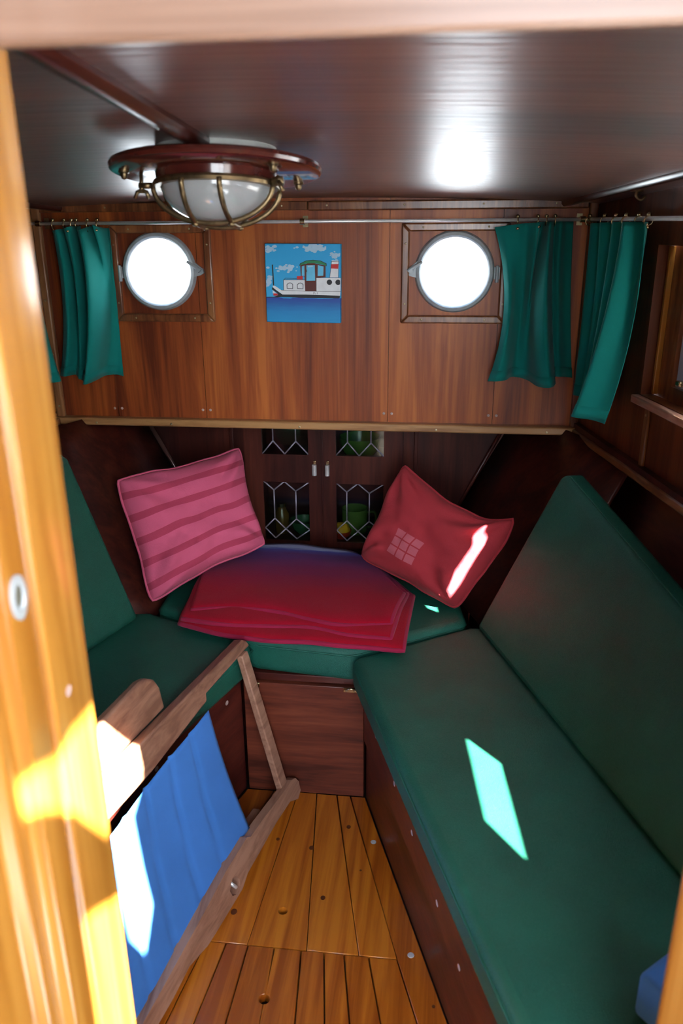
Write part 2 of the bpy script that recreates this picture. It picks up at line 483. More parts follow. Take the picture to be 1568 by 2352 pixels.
plank([(f1[5]+G, 1.679), (f2[5]+G, YC), (a1[-1]+asl[-1]*dy+G, YE), (f2[6]+0.345*dy, YE), (f2[6], YC), (f1[6]-G, 1.679)])
for i in range(len(a1)-1):
    L0, L1 = (a1[i]+G, YC-G), (a1[i]+asl[i]*dy+G, YE)
    R0, R1 = (a1[i+1]-G, YC-G), (a1[i+1]+asl[i+1]*dy-G, YE)
    poly = [L0]
    if i == 5:   # half of the finger hole on the seam
        poly += [(-0.2905+0.0105*math.sin(t), 1.09+0.0105*math.cos(t)) for t in [math.pi*k/8 for k in range(9)]]
    poly += [L1, R1]
    if i == 4:
        poly += [(-0.2905-0.0105*math.sin(t), 1.09-0.0105*math.cos(t)) for t in [math.pi*k/8 for k in range(9)]]
    poly += [R0]
    plank(poly)
for x, y in ((-0.116, 1.524), (-0.015, 1.219)):
    o = screw((x, y, 0.0), (0, 0, 1), floor, CAPM, 'bolt_head'); o.scale = (1.1, 1.1, 1.4)
KNOTS = [(-0.181, 1.568, 1.0), (-0.261, 1.489, 1.1), (-0.346, 1.508, 0.8), (-0.213, 1.344, 1.0), (-0.399, 1.285, 1.3), (-0.138, 1.432, 0.5), (0.032, 1.111, 0.6)]
KNOT = dome_mesh(0.0055, 0.0003); KNOT.materials.append(plain('pine_knot', (0.10, 0.022, 0.005), 0.4))
for x, y, k in KNOTS:
    o = screw((x, y, 0.0), (0, 0, 1), floor, KNOT, 'knot'); o.scale = (k, k*1.2, 1)
BOLT = CAPM.copy(); BOLT.materials.clear(); BOLT.materials.append(m_steel)
for c in floor.children:
    if c.name.startswith('bolt_head'): c.data = BOLT

# front bulkhead: backing with its five veneer panels
LP, RP, PR = (-0.766, 1.277), (0.033, 1.275), 0.092
holes = [circle(*LP, PR), circle(*RP, PR)]
wall_front = struct('wall_front', B(slab, [(-1.16, 0.86), (0.44, 0.86), (0.44, 1.50), (-1.16, 1.50)], holes, TXZ, WY+0.012, WY+0.04), m_dark,
                    'reddish mahogany veneer bulkhead between the two round portholes')
seams = [-1.15, -0.925, -0.660, -0.137, 0.153, 0.43]
for i in range(5):
    h = [holes[0]] if i == 1 else [holes[1]] if i == 3 else []
    obj('panel', B(slab, rect(seams[i]+0.0007, seams[i+1]-0.0007, 0.868, 1.49), h, TXZ, WY, WY+0.012), m_wall, wall_front)
for sx in seams[1:-1]:
    for dx in (-0.011, 0.011):
        screw((sx+dx, WY, 0.893), (0, -1, 0), wall_front, CAPM, 'screw').scale = (0.62, 0.62, 1)
obj('soffit', B(box, -1.16, 0.44, WY+0.01, 2.75, 0.855, 0.875), m_dark, wall_front)

# lips and mouldings
t1 = struct('trim_1', B(box, -1.118, 0.388, WY-0.026, WY+0.02, 0.847, 0.869), m_lip, 'light oak lip along the lower edge of the front bulkhead', bevel=0.004)
for px in (-0.985, -0.76, -0.385, 0.0, 0.30):
    screw((px, WY-0.026, 0.855), (0, -1, 0), t1)
t2 = struct('trim_2', B(slab, rect(0.0, 1.68, 0.846, 0.866), [], TR, -0.022, 0.03), m_lipy, 'dark oak lip below the starboard cabin side', bevel=0.004)
t3 = struct('trim_3', B(slab, rect(0.0, 1.68, 0.846, 0.866), [], TL, -0.022, 0.03), m_lipy, 'oak lip below the port cabin side', bevel=0.004)
t4 = struct('trim_4', B(slab, rect(-0.012, 0.012, 0.866, 1.47), [], lambda a, b, t: (-1.098+a, WY-t, b), 0.0, 0.018), m_lipz, 'upright corner moulding beside the left short curtain', bevel=0.005)
for z in (0.90, 1.05, 1.2): screw((-1.098, WY-0.018, z), (0, -1, 0), t4)
t5 = struct('trim_5', B(slab, rect(-0.010, 0.010, 0.866, 1.45), [], lambda a, b, t: (0.372+a, WY-t, b), 0.0, 0.015), m_mould, 'upright corner moulding behind the right curtains', bevel=0.004)
t6 = struct('trim_6', B(box, -0.35, 0.36, WY-0.020, WY, 1.428, 1.452), m_mould, 'thick cornice strip under the ceiling right of the lamp', bevel=0.004)
t7 = struct('trim_7', B(box, -1.1, -0.352, WY-0.012, WY, 1.430, 1.452), m_mould, 'thinner cornice strip under the ceiling behind the lamp', bevel=0.003)
for px in (-0.9, -0.6, -0.42, -0.30, -0.1, 0.1, 0.28):
    tt = t7 if px < -0.35 else t6
    screw((px, WY-(0.012 if px < -0.35 else 0.020), 1.441), (0, -1, 0), tt).scale = (0.8, 0.8, 1)

# starboard cabin side with its window and the added sun openings
SUN_SLOT = [(0.628, 1.205), (0.640, 1.188), (0.660, 1.172), (0.697, 1.164), (0.740, 1.158), (0.796, 1.160), (0.798, 1.200), (0.748, 1.211), (0.692, 1.221), (0.655, 1.228)]  # unseen hole shaped to cast the sun strip on the red pillow
WIN1 = rect(0.36, 1.14, 1.03, 1.35)
SUN_WIN = [(1.381, 1.124), (1.660, 1.160), (1.612, 1.232), (1.352, 1.203)]  # unseen opening shaped to cast the sun patch on the right bench
SUN_WIN_HOLE = rect(1.29, 1.67, 1.05, 1.28)
wall_right = struct('wall_right', B(slab, rect(-0.01, 1.68, 0.86, 1.60), [WIN1, SUN_WIN_HOLE], TR, 0.0, 0.03), m_wall_shaded, 'mahogany cabin side with shade in its colour and a framed window')
obj('batten', B(slab, rect(0.405, 0.425, 0.868, 1.012), [], TR, -0.008, 0.0), m_lipz, wall_right, bevel=0.003)
screw(TR(0.415, 0.995, -0.008), -RN, wall_right)
wall_left = struct('wall_left', B(slab, rect(-0.01, 1.68, 0.86, 1.60), [], TL, 0.0, 0.03), m_wall_shaded, 'mahogany cabin side behind the doorpost')

w1 = struct('window_1', B(slab, rect(0.345, 1.16, 1.015, 1.365), [rect(0.43, 0.555, 1.06, 1.31), rect(0.585, 1.11, 1.06, 1.31)], TR, 0.034, 0.06), m_mould, 'rectangular wooden window in the starboard side beside the teal curtain')
obj('pane', B(slab, rect(0.425, 0.56, 1.055, 1.315), [], TR, 0.044, 0.049), m_frost, w1)
obj('pane', B(slab, rect(0.58, 1.115, 1.055, 1.315), [SUN_SLOT], TR, 0.044, 0.049), m_frost_fill, w1)
obj('window_sill', B(slab, rect(0.345, 1.16, 1.010, 1.028), [], TR, -0.016, 0.032), m_sill, w1, bevel=0.003)
obj('bead', B(slab, rect(0.362, 0.372, 1.032, 1.348), [], TR, 0.022, 0.034), m_post, w1, bevel=0.002)
obj('catch', B(slab, rect(0.47, 0.49, 1.07, 1.082), [], TR, 0.02, 0.034), m_brassb, w1, bevel=0.003)
w2 = struct('window_sun_patch', B(slab, rect(1.27, 1.68, 1.03, 1.30), [SUN_WIN], TR, 0.0305, 0.036), m_mould, 'small unseen window added near the companionway to cast the bench sun patch')
obj('pane', B(slab, SUN_WIN, [], TR, 0.0325, 0.0335), m_glass, w2)

# ceiling
def ceiling_bm():
    bm = bmesh.new()
    for off in (0.0, 0.04):
        rows = []
        for j in range(15):
            y = 2.235 - j*(2.235-0.54)/14
            wr = 0.385 + 0.1976*(2.2-y) + 0.02; wl = -1.113 - 0.1976*(2.2-y) - 0.02
            rows.append([(wl+(wr-wl)*i/20, y, ceil_z(wl+(wr-wl)*i/20, y)+off) for i in range(21)])
        grid(bm, rows)
    bmesh.ops.recalc_face_normals(bm, faces=bm.faces[:])
    return bm
ceiling = struct('ceiling', ceiling_bm(), m_ceil, 'glossy dark mahogany cabin ceiling with a slight camber', smooth=True)
def batten(pts, w, h, mat, name):
    bm = bmesh.new()
    prof = [(-w/2, 0.004), (-w/2, -h*0.45), (-w*0.3, -h*0.9), (0, -h), (w*0.3, -h*0.9), (w/2, -h*0.45), (w/2, 0.004)]
    rings = [[bm.verts.new((x+a, y, ceil_z(x, y)+b)) for a, b in prof] for x, y in pts]
    for r, s in zip(rings, rings[1:]):
        for i in range(len(prof)-1): bm.faces.new((r[i], r[i+1], s[i+1], s[i]))
    bm.faces.new(rings[0]); bm.faces.new(list(reversed(rings[-1])))
    bmesh.ops.recalc_face_normals(bm, faces=bm.faces[:])
    return obj(name, bm, mat, ceiling, smooth='angle')
m_bat = wood('mahogany_batten', MAHD, 'y', 20, 1.2, 0.3, 0.6, 0.15, piece=0.02)
batten([(-0.372, 0.62+0.1*i) for i in range(8)], 0.034, 0.016, m_bat, 'batten')
batten([(0.300+0.1976*(2.19-(2.19-0.1*i))*0.95, 2.19-0.1*i) for i in range(15)], 0.022, 0.012, m_bat, 'batten')
batten([(-1.03-0.1976*(2.19-(2.19-0.1*i))*0.95, 2.19-0.1*i) for i in range(15)], 0.022, 0.012, m_bat, 'batten')

# hull sides below the lips
def ruled(name, low, high, mat, th, label, skirt=False):
    bm = bmesh.new()
    rows = [[Vector((a[0], a[1], -0.05)) for a in low]] if skirt else []
    for t in [i/8 for i in range(9)]:
        rows.append([Vector(a)*(1-t)+Vector(b)*t for a, b in zip(low, high)])
    grid(bm, rows)
    bmesh.ops.recalc_face_normals(bm, faces=bm.faces[:])
    return struct(name, bm, mat, label, smooth=True, solid=th, solid_off=0)
def ext(lowpt, highpt, z):   # run the slope down to height z
    a, b = Vector(lowpt), Vector(highpt); t = (z-a.z)/(b.z-a.z); return a+(b-a)*t
lf = [((-0.70, 2.42, 0.40), (-0.935, 2.42, 0.86)), ((-0.722, 2.10, 0.40), (-1.0, 2.27, 0.86)), ((-0.742, 1.80, 0.40), (-1.055, 2.115, 0.86)), ((-0.93, 1.66, 0.40), (-1.10, 2.06, 0.86))]
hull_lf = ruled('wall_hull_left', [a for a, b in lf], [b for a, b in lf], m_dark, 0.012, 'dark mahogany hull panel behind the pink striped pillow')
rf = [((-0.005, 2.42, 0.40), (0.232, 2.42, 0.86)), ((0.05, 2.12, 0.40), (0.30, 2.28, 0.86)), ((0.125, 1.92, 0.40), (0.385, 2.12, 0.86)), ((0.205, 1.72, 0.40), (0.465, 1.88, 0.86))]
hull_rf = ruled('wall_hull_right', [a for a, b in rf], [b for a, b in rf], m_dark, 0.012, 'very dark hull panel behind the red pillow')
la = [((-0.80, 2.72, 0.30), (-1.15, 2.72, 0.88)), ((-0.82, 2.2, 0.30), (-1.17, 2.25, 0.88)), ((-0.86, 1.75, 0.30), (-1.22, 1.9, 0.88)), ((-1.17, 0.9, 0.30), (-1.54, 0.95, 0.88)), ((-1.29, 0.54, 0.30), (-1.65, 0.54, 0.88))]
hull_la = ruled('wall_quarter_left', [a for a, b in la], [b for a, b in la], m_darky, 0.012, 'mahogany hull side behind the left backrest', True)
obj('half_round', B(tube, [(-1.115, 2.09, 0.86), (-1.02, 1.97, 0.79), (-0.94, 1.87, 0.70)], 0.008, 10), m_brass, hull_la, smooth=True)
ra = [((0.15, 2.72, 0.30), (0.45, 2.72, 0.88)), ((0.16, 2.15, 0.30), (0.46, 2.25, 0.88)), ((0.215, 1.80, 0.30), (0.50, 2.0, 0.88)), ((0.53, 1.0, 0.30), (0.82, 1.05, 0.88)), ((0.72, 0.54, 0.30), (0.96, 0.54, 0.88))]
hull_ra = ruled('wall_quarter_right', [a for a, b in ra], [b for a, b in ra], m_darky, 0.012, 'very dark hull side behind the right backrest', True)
struct('wall_stem', B(box, -1.30, 0.62, 2.70, 2.72, -0.05, 0.90), m_dark, 'closed stem end of the forepeak')
struct('wall_bilge', B(box, -1.70, 1.0, 0.52, 2.74, -0.085, -0.052), m_dark, 'planked bottom under the cabin sole')
obj('side_deck', B(slab, [(0.36, 2.74), (0.52, 2.74), (0.52, 2.25), (1.0, 0.54), (0.69, 0.54), (0.36, 2.25)], [], TXY, 0.862, 0.88), m_dark, hull_ra)
obj('side_deck', B(slab, [(-1.10, 2.74), (-1.26, 2.74), (-1.26, 2.25), (-1.74, 0.54), (-1.42, 0.54), (-1.10, 2.25)], [], TXY, 0.862, 0.88), m_dark, hull_la)

# fore bulkhead of the forepeak
CAB = rect(-0.600, -0.098, 0.405, 0.848)
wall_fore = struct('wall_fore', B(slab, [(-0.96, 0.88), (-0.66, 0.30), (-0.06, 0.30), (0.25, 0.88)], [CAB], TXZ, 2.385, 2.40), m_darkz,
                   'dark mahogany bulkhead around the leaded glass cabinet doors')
obj('half_round', B(tube, [(-0.925, 2.376, 0.85), (-0.712, 2.376, 0.43)], 0.0075, 10), plain('polished_half_round', (0.10, 0.05, 0.04), 0.15, 0.3), wall_fore, smooth=True)
obj('half_round', B(tube, [(0.217, 2.376, 0.85), (0.012, 2.376, 0.43)], 0.006, 10), m_dark, wall_fore, smooth=True)
for x in (-0.64, -0.06):
    obj('batten', B(box, x-0.006, x+0.006, 2.378, 2.385, 0.40, 0.85), m_darkz, wall_fore, bevel=0.002)

# companionway bulkhead and doorway
BY = 0.60
DOOR = [(-0.36, -0.03), (0.285, -0.03), (0.285, 1.60), (-0.36, 1.60)]
wall_aft = struct('wall_aft', B(slab, [(-1.75, -0.04), (-0.362, -0.04), (-0.362, 1.602), (0.287, 1.602), (0.287, -0.04), (0.704, -0.04), (0.704, 1.78), (-1.75, 1.78)], [], TXZ, BY-0.052, BY-0.022), m_dark, 'bulkhead around the companionway opening')
def upright(prof, z0, z1): return B(slab, prof, [], TXY, z0, z1)
door = struct('door_1', upright([(-0.312, 0.612), (-0.310, 0.606), (-0.310, 0.541), (-0.3165, 0.535), (-0.3165, 0.528), (-0.308, 0.524), (-0.308, 0.492), (-0.318, 0.486), (-0.318, 0.470), (-0.328, 0.460), (-0.328, 0.40), (-0.335, 0.392), (-0.42, 0.392), (-0.42, 0.612)], -0.02, 1.60), m_post,
              'varnished pine doorpost framing the companionway', bevel=0.003)
obj('doorpost', upright([(0.32, 0.612), (0.241, 0.612), (0.238, 0.607), (0.243, 0.598), (0.280, 0.566), (0.286, 0.545), (0.32, 0.545)], -0.02, 1.60), m_post, door, bevel=0.003)
obj('header', B(box, -0.42, 0.34, 0.592, 0.606, 1.515, 1.62), m_header, door, bevel=0.004)
bm = bmesh.new(); lathe(bm, [(0.0135, 0), (0.0135, 0.002), (0.0085, 0.0025), (0.0075, 0.0010), (0, 0.0008)], 20, lambda x, y, z: (-0.3079+z, 0.507+x*0.8, 1.137+y*1.35))
obj('strike_plate', bm, m_alu, door, smooth='angle')
obj('strike_hole', B(lathe, [(0.0078, 0.0012), (0, 0.0014)], 18, lambda x, y, z: (-0.3077+z, 0.5055+x*0.8, 1.140+y*1.3)), plain('dull_steel', (0.16, 0.16, 0.12), 0.4, 0.5), door)
o = screw((-0.3105, 0.566, 1.018), (1, 0, 0), door, CAPM, 'screw')

# unseen wheelhouse: roof, sides, and starboard holes shaped to cast the sun patches
OPEN_CHAIR = [(0.165, 2.20), (0.245, 2.085), (0.200, 1.984), (0.148, 1.948), (0.147, 1.822), (0.150, 1.726), (0.096, 1.667), (0.064, 1.744), (0.063, 1.883), (0.058, 2.0), (0.05, 2.18)]  # outline shaped by where the sun should fall, like the next three
OPEN_POST = [(-0.19, 2.27), (-0.245, 2.275), (-0.276, 2.268), (-0.335, 2.292), (-0.335, 2.262), (-0.263, 2.201), (-0.21, 2.125), (-0.17, 2.14)]
OPEN_POST2 = [(-0.272, 2.085), (-0.195, 2.035), (-0.18, 1.74), (-0.24, 1.74), (-0.276, 1.95)]
OPEN_HEAD = [(0.042, 2.45), (0.073, 2.41), (0.072, 2.345), (0.043, 2.388)]
OPEN_SIDE = rect(-1.5, -0.70, 0.9, 2.6)
OPEN_LOW = rect(-0.60, 0.50, 0.92, 1.60)
TS = lambda a, b, t: (t, a, b)
wall_wheel = struct('wall_wheelhouse_right', B(slab, [(-1.6, -0.04), (0.547, -0.04), (0.547, 2.7), (-1.6, 2.7)], [OPEN_CHAIR, OPEN_POST, OPEN_POST2, OPEN_HEAD, OPEN_SIDE, OPEN_LOW], TS, 0.70, 0.704), m_post, 'unseen varnished wheelhouse side with openings shaped to cast the sun patches')
obj('pane', B(slab, rect(-0.61, 0.51, 0.91, 1.61), [], TS, 0.7045, 0.708), m_frost_fill, wall_wheel)  # unseen pane added to light the cabin from the right
roof = struct('wall_wheelhouse_roof', B(box, -1.5, 0.712, -1.6, 0.70, 2.68, 2.72), m_header, 'wheelhouse roof above the companionway')
struct('wall_wheelhouse_left', B(box, -1.5, -1.47, -1.6, 0.547, -0.04, 2.68), m_dark, 'unseen wheelhouse side closed to cut light from the left')  # unseen; kept closed and dark so less light reaches the right bench
struct('wall_wheelhouse_back', B(slab, [(-1.5, -0.04), (0.70, -0.04), (0.70, 0.8), (-0.10, 0.8), (-0.10, 2.68), (-1.5, 2.68)], [], TXZ, -1.63, -1.6), m_dark, 'unseen wheelhouse back wall closed on the left to cut light')  # unseen; full height on the left to keep light off the right bench

# ------------------------------------------------------------------ portholes
def porthole(name, c, side, x0, x1, label):
    e = bpy.data.objects.new(name, None); COL.objects.link(e); e.location = (c[0], WY, c[1]); e['kind'] = 'structure'; e['label'] = label
    T = lambda x, y, z: (x, -z, y)
    bm = bmesh.new()
    lathe(bm, [(0.086, -0.04), (0.086, 0.004), (0.0875, 0.010), (0.092, 0.014), (0.099, 0.012), (0.103, 0.006), (0.104, 0.0), (0.0915, 0.0), (0.0915, -0.04)], 64, T, closed=True)
    obj('ring', bm, m_alu, e, smooth='angle')
    obj('glass', B(lathe, [(0, -0.012), (0.0862, -0.012), (0.0862, -0.016), (0, -0.016)], 48, T), m_glass, e)
    # mitred moulding
    w, t = 0.021, 0.012
    X0, X1, Z0, Z1 = x0-c[0], x1-c[0], 1.143-c[1], 1.397-c[1]
    quads = [[(X0, Z0), (X1, Z0), (X1-w, Z0+w), (X0+w, Z0+w)], [(X1, Z0), (X1, Z1), (X1-w, Z1-w), (X1-w, Z0+w)],
             [(X1, Z1), (X0, Z1), (X0+w, Z1-w), (X1-w, Z1-w)], [(X0, Z1), (X0, Z0), (X0+w, Z0+w), (X0+w, Z1-w)]]
    for q in quads:
        p = obj('moulding', B(slab, q, [], lambda a, b, s: (a, -s, b), 0, t), m_mould, e, bevel=0.004)
        cx = sum(a for a, b in q)/4; cz = sum(b for a, b in q)/4
        for f in (-0.3, 0.3):
            horiz = abs(q[0][0]-q[1][0]) > 0.1
            pos = Vector((cx+(f*(X1-X0) if horiz else 0), -t, cz+(0 if horiz else f*(Z1-Z0))))
            s = bpy.data.objects.new('screw', SCREW); COL.objects.link(s); s.parent = p; s.location = pos; s.rotation_euler = (math.radians(90), 0, 0); s.scale = (0.8, 0.8, 1)
    # hinge and dog
    hx = -side*0.104
    bm = bmesh.new(); box(bm, min(hx, hx-side*0.012)-0.001, max(hx, hx-side*0.012)+0.001, -0.010, 0, -0.018, 0.012)
    tube(bm, [(hx-side*0.006, -0.010, -0.026), (hx-side*0.006, -0.010, 0.016)], 0.005, 10)
    obj('hinge', bm, m_alu, e, smooth='angle')
    bm = bmesh.new()
    A = lambda x, y, z: Vector((side*x, -y, z))
    lug = [(0.090, -0.020), (0.094, 0.030), (0.108, 0.018), (0.124, 0.006), (0.126, -0.004), (0.116, -0.010), (0.100, -0.014)]
    slab(bm, lug, [], lambda a, b, s: A(a, s, b), 0.0, 0.010)
    tube(bm, [A(0.112, 0.012, 0.002), A(0.112, 0.026, 0.002)], 0.0055, 10)
    tube(bm, [A(0.120, 0.020, 0.002), A(0.104, 0.021, 0.014), A(0.084, 0.020, 0.026)], 0.0045, 10, rfun=lambda f: 0.0062-0.003*f)
    obj('dog_latch', bm, m_alu, e, smooth='angle')
    return e
porthole('window_3', LP, 1, -0.897, -0.616, 'round alloy porthole beside the left short curtain')
porthole('window_4', RP, -1, -0.106, 0.172, 'round alloy porthole partly beside the right short curtain')

# ------------------------------------------------------------------ benches, locker and cushions
def bx_(y): return -0.149 + 0.3472*(1.681-y)          # starboard riser foot line
def lx_(y): return -0.463 - 0.335*(1.684-y)           # port riser foot line
rb = thing('bench', (0.3, 1.1, 0), 'dark mahogany bench front on the right under the long green seat', 'bench')
def local(root, poly): return [(a-root.location.x, b-root.location.y) for a, b in poly]
obj('bench_box', B(slab, local(rb, [(-0.149, 1.681), (bx_(0.62), 0.62), (0.66, 0.62), (0.17, 1.82)]), [], TXY, 0.0, 0.348), m_darky, rb, bevel=0.003)
def edge_line(off): return [(bx_(y)-off, y) for y in (1.66, 0.63)]
obj('riser_cap', B(slab, local(rb, [(bx_(1.665)-0.010, 1.665), (bx_(0.63)-0.010, 0.63), (bx_(0.63)+0.004, 0.63), (bx_(1.665)+0.004, 1.665)]), [], TXY, 0.185, 0.346), m_darky, rb, bevel=0.003)
nr = Vector((-0.945, -0.328, 0))
for y, z in ((1.555, 0.28), (1.405, 0.27), (1.283, 0.252), (1.134, 0.230), (1.023, 0.208)):
    screw((bx_(y)-0.0105, y, z), nr, rb, CAPM, 'screw_plug')
lb = thing('bench', (-0.8, 1.2, 0), 'dark mahogany bench front on the left behind the folded blue canvas chair', 'bench')
obj('bench_box', B(slab, local(lb, [(-0.463, 1.684), (-0.80, 1.815), (-1.20, 0.62), (lx_(0.62), 0.62)]), [], TXY, 0.0, 0.348), m_darky, lb, bevel=0.003)
nl = Vector((0.948, -0.318, 0))
for y in (1.62, 1.50, 1.36):
    screw((lx_(y)+0.0005, y, 0.30), nl, lb, CAPM, 'screw_plug')
fl = thing('locker', (-0.306, 1.70, 0), 'mahogany locker below the front seat with two brass hinges', 'locker')
obj('locker_front', B(box, -0.1505, 0.1515, -0.02, 0.0, 0.0, 0.325), m_locker, fl, bevel=0.002)
obj('locker_top', B(slab, local(fl, [(-0.46, 1.690), (-0.152, 1.690), (0.12, 1.812), (0.0, 2.37), (-0.70, 2.37), (-0.72, 1.82)]), [], TXY, 0.327, 0.347), m_dark, fl, bevel=0.002)
obj('locker_body', B(box, -0.30, 0.26, 0.16, 0.64, 0.0, 0.326), m_dark, fl)
for x in (-0.127, 0.119):
    h = obj('hinge', B(box, x-0.018, x+0.018, -0.0235, -0.020, 0.313, 0.325), m_brassb, fl, bevel=0.001)
    obj('pin', B(tube, [(x-0.016, -0.0245, 0.324), (x+0.016, -0.0245, 0.324)], 0.0028, 8), m_brassb, h, smooth=True)
    for dx in (-0.010, 0.010):
        s = bpy.data.objects.new('screw', SCREW); COL.objects.link(s); s.parent = h; s.location = (x+dx, -0.0235, 0.3185); s.rotation_euler = (math.radians(90), 0, 0); s.scale = (0.7, 0.7, 1)

def cushion(name, poly, z0, z1, label, loc, group=None, bev=0.02, pillow=0.006):
    e = thing(name, loc, label, 'seat cushion', group)
    P = local(e, poly)
    obj('pad', B(slab, P, [], TXY, z0, z1), m_vinyl, e, smooth='angle', bevel=bev, seg=5)
    ring = []
    n = len(P)
    for i in range(n):
        a, b = P[i], P[(i+1) % n]
        for f in (0.04, 0.35, 0.65, 0.96): ring.append((a[0]+(b[0]-a[0])*f, a[1]+(b[1]-a[1])*f, z1-bev*0.95))
    obj('piping', B(tube, ring, 0.0028, 6, closed=True), m_vinyl, e, smooth=True)
    return e
def csx(y): return -0.176 + 0.346*(1.632-y)
def clx(y): return -0.430 - 0.333*(1.683-y)
cushion('seat_cushion', [(csx(1.645), 1.645), (csx(0.63), 0.63), (0.585, 0.63), (0.135, 1.835), (0.10, 1.832)], 0.350, 0.432, 'long green vinyl seat cushion on the right bench with a bright sun patch', (0.25, 1.2, 0))
cushion('seat_cushion', [(-0.428, 1.682), (-0.455, 1.700), (-0.735, 1.826), (-0.80, 1.815), (-1.16, 0.63), (clx(0.63), 0.63)], 0.350, 0.432, 'green vinyl seat cushion on the left bench below the left backrest', (-0.8, 1.2, 0))
cushion('seat_cushion', [(-0.425, 1.692), (-0.182, 1.664), (0.095, 1.838), (0.035, 2.24), (-0.735, 2.24), (-0.722, 1.835)], 0.349, 0.441, 'green vinyl seat cushion across the front under the folded blanket', (-0.35, 1.95, 0))

def backrest(name, front, off, label, loc):
    e = thing(name, loc, label, 'backrest')
    o = Vector(off); L = Vector(loc)
    bm = bmesh.new()
    a = [bm.verts.new(Vector(p)-L) for p in front]; b = [bm.verts.new(Vector(p)+o-L) for p in front]
    n = len(front)
    bm.faces.new(a); bm.faces.new(list(reversed(b)))
    for i in range(n): bm.faces.new((a[(i+1) % n], a[i], b[i], b[(i+1) % n]))
    bmesh.ops.recalc_face_normals(bm, faces=bm.faces[:])
    obj('pad', bm, m_vinyl, e, smooth='angle', bevel=0.016, seg=4)
    ring = []
    for i in range(n):
        p, q = Vector(front[i]), Vector(front[(i+1) % n])
        for f in (0.035, 0.35, 0.65, 0.965): ring.append(p+(q-p)*f+o*0.28-L)
    obj('piping', B(tube, ring, 0.0028, 6, closed=True), m_vinyl, e, smooth=True)
    return e
backrest('backrest', [(-0.746, 1.775, 0.435), (-0.93, 1.865, 0.845), (-1.01, 1.62, 0.845), (-1.30, 0.72, 0.84), (-1.085, 0.72, 0.435), (-0.83, 1.51, 0.435)], (-0.055, 0.012, 0.0), 'green vinyl backrest leaning on the left hull side beside the doorpost', (-0.95, 1.4, 0.435))
backrest('backrest', [(0.114, 1.818, 0.435), (0.245, 1.45, 0.435), (0.505, 0.72, 0.435), (0.70, 0.72, 0.64), (0.475, 1.35, 0.70), (0.296, 1.85, 0.838)], (0.055, 0.018, 0.0), 'long green vinyl backrest in deep shade along the right side', (0.35, 1.4, 0.435))

# ------------------------------------------------------------------ leaded cabinet and the crockery inside
cb = thing('cabinet', (-0.349, 2.40, 0.40), 'built-in mahogany cabinet with two leaded glass doors', 'cabinet')
cx, cy, cz = cb.location
bm = bmesh.new()
for a in ((-0.60, -0.588), (-0.110, -0.098)): box(bm, a[0]-cx, a[1]-cx, 0.0, 0.26, 0.005, 0.452)
box(bm, -0.60-cx, -0.098-cx, 0.25, 0.262, 0.005, 0.452)
box(bm, -0.588-cx, -0.110-cx, 0.0, 0.25, 0.005, 0.015)
box(bm, -0.588-cx, -0.110-cx, 0.0, 0.25, 0.44, 0.452)
obj('carcass', bm, m_dark, cb)
obj('shelf', B(box, -0.588-cx, -0.110-cx, 0.02, 0.25, 0.262, 0.272), m_dark, cb)
LOW_N = {'A': (0.0, 0.0), 'B': (0.22, 0.145), 'C': (0.455, 0.0), 'D': (0.70, 0.155), 'E': (1.0, 0.0), 'F': (0.22, 0.63), 'G': (0.70, 0.63),
         'H': (0.0, 0.80), 'I': (0.46, 0.81), 'J': (1.0, 0.81), 'K': (0.22, 0.975), 'L': (0.70, 0.975), 'M': (0, 1), 'N': (1, 1), 'Q': (0.22, 1), 'R': (0.70, 1)}
LOW_P = ['ABC', 'CDE', 'ABFH', 'CDGIFB', 'EJGD', 'FIKH', 'GJLI', 'HKQM', 'KILRQ', 'LJNR']
LOW_E = ['AB', 'BC', 'CD', 'DE', 'BF', 'DG', 'FH', 'FI', 'GI', 'GJ', 'HK', 'KI', 'IL', 'LJ']
UP_N = {'A': (0, 0), 'B': (0.24, 0), 'C': (0.73, 0), 'D': (1, 0), 'E': (0.24, 0.62), 'F': (0.73, 0.62), 'G': (0, 1), 'H': (0.485, 1), 'I': (1, 1)}
UP_P = ['ABEG', 'BCFHE', 'CDIF', 'EHG', 'FIH']
UP_E = ['BE', 'CF', 'EG', 'EH', 'FH', 'FI']
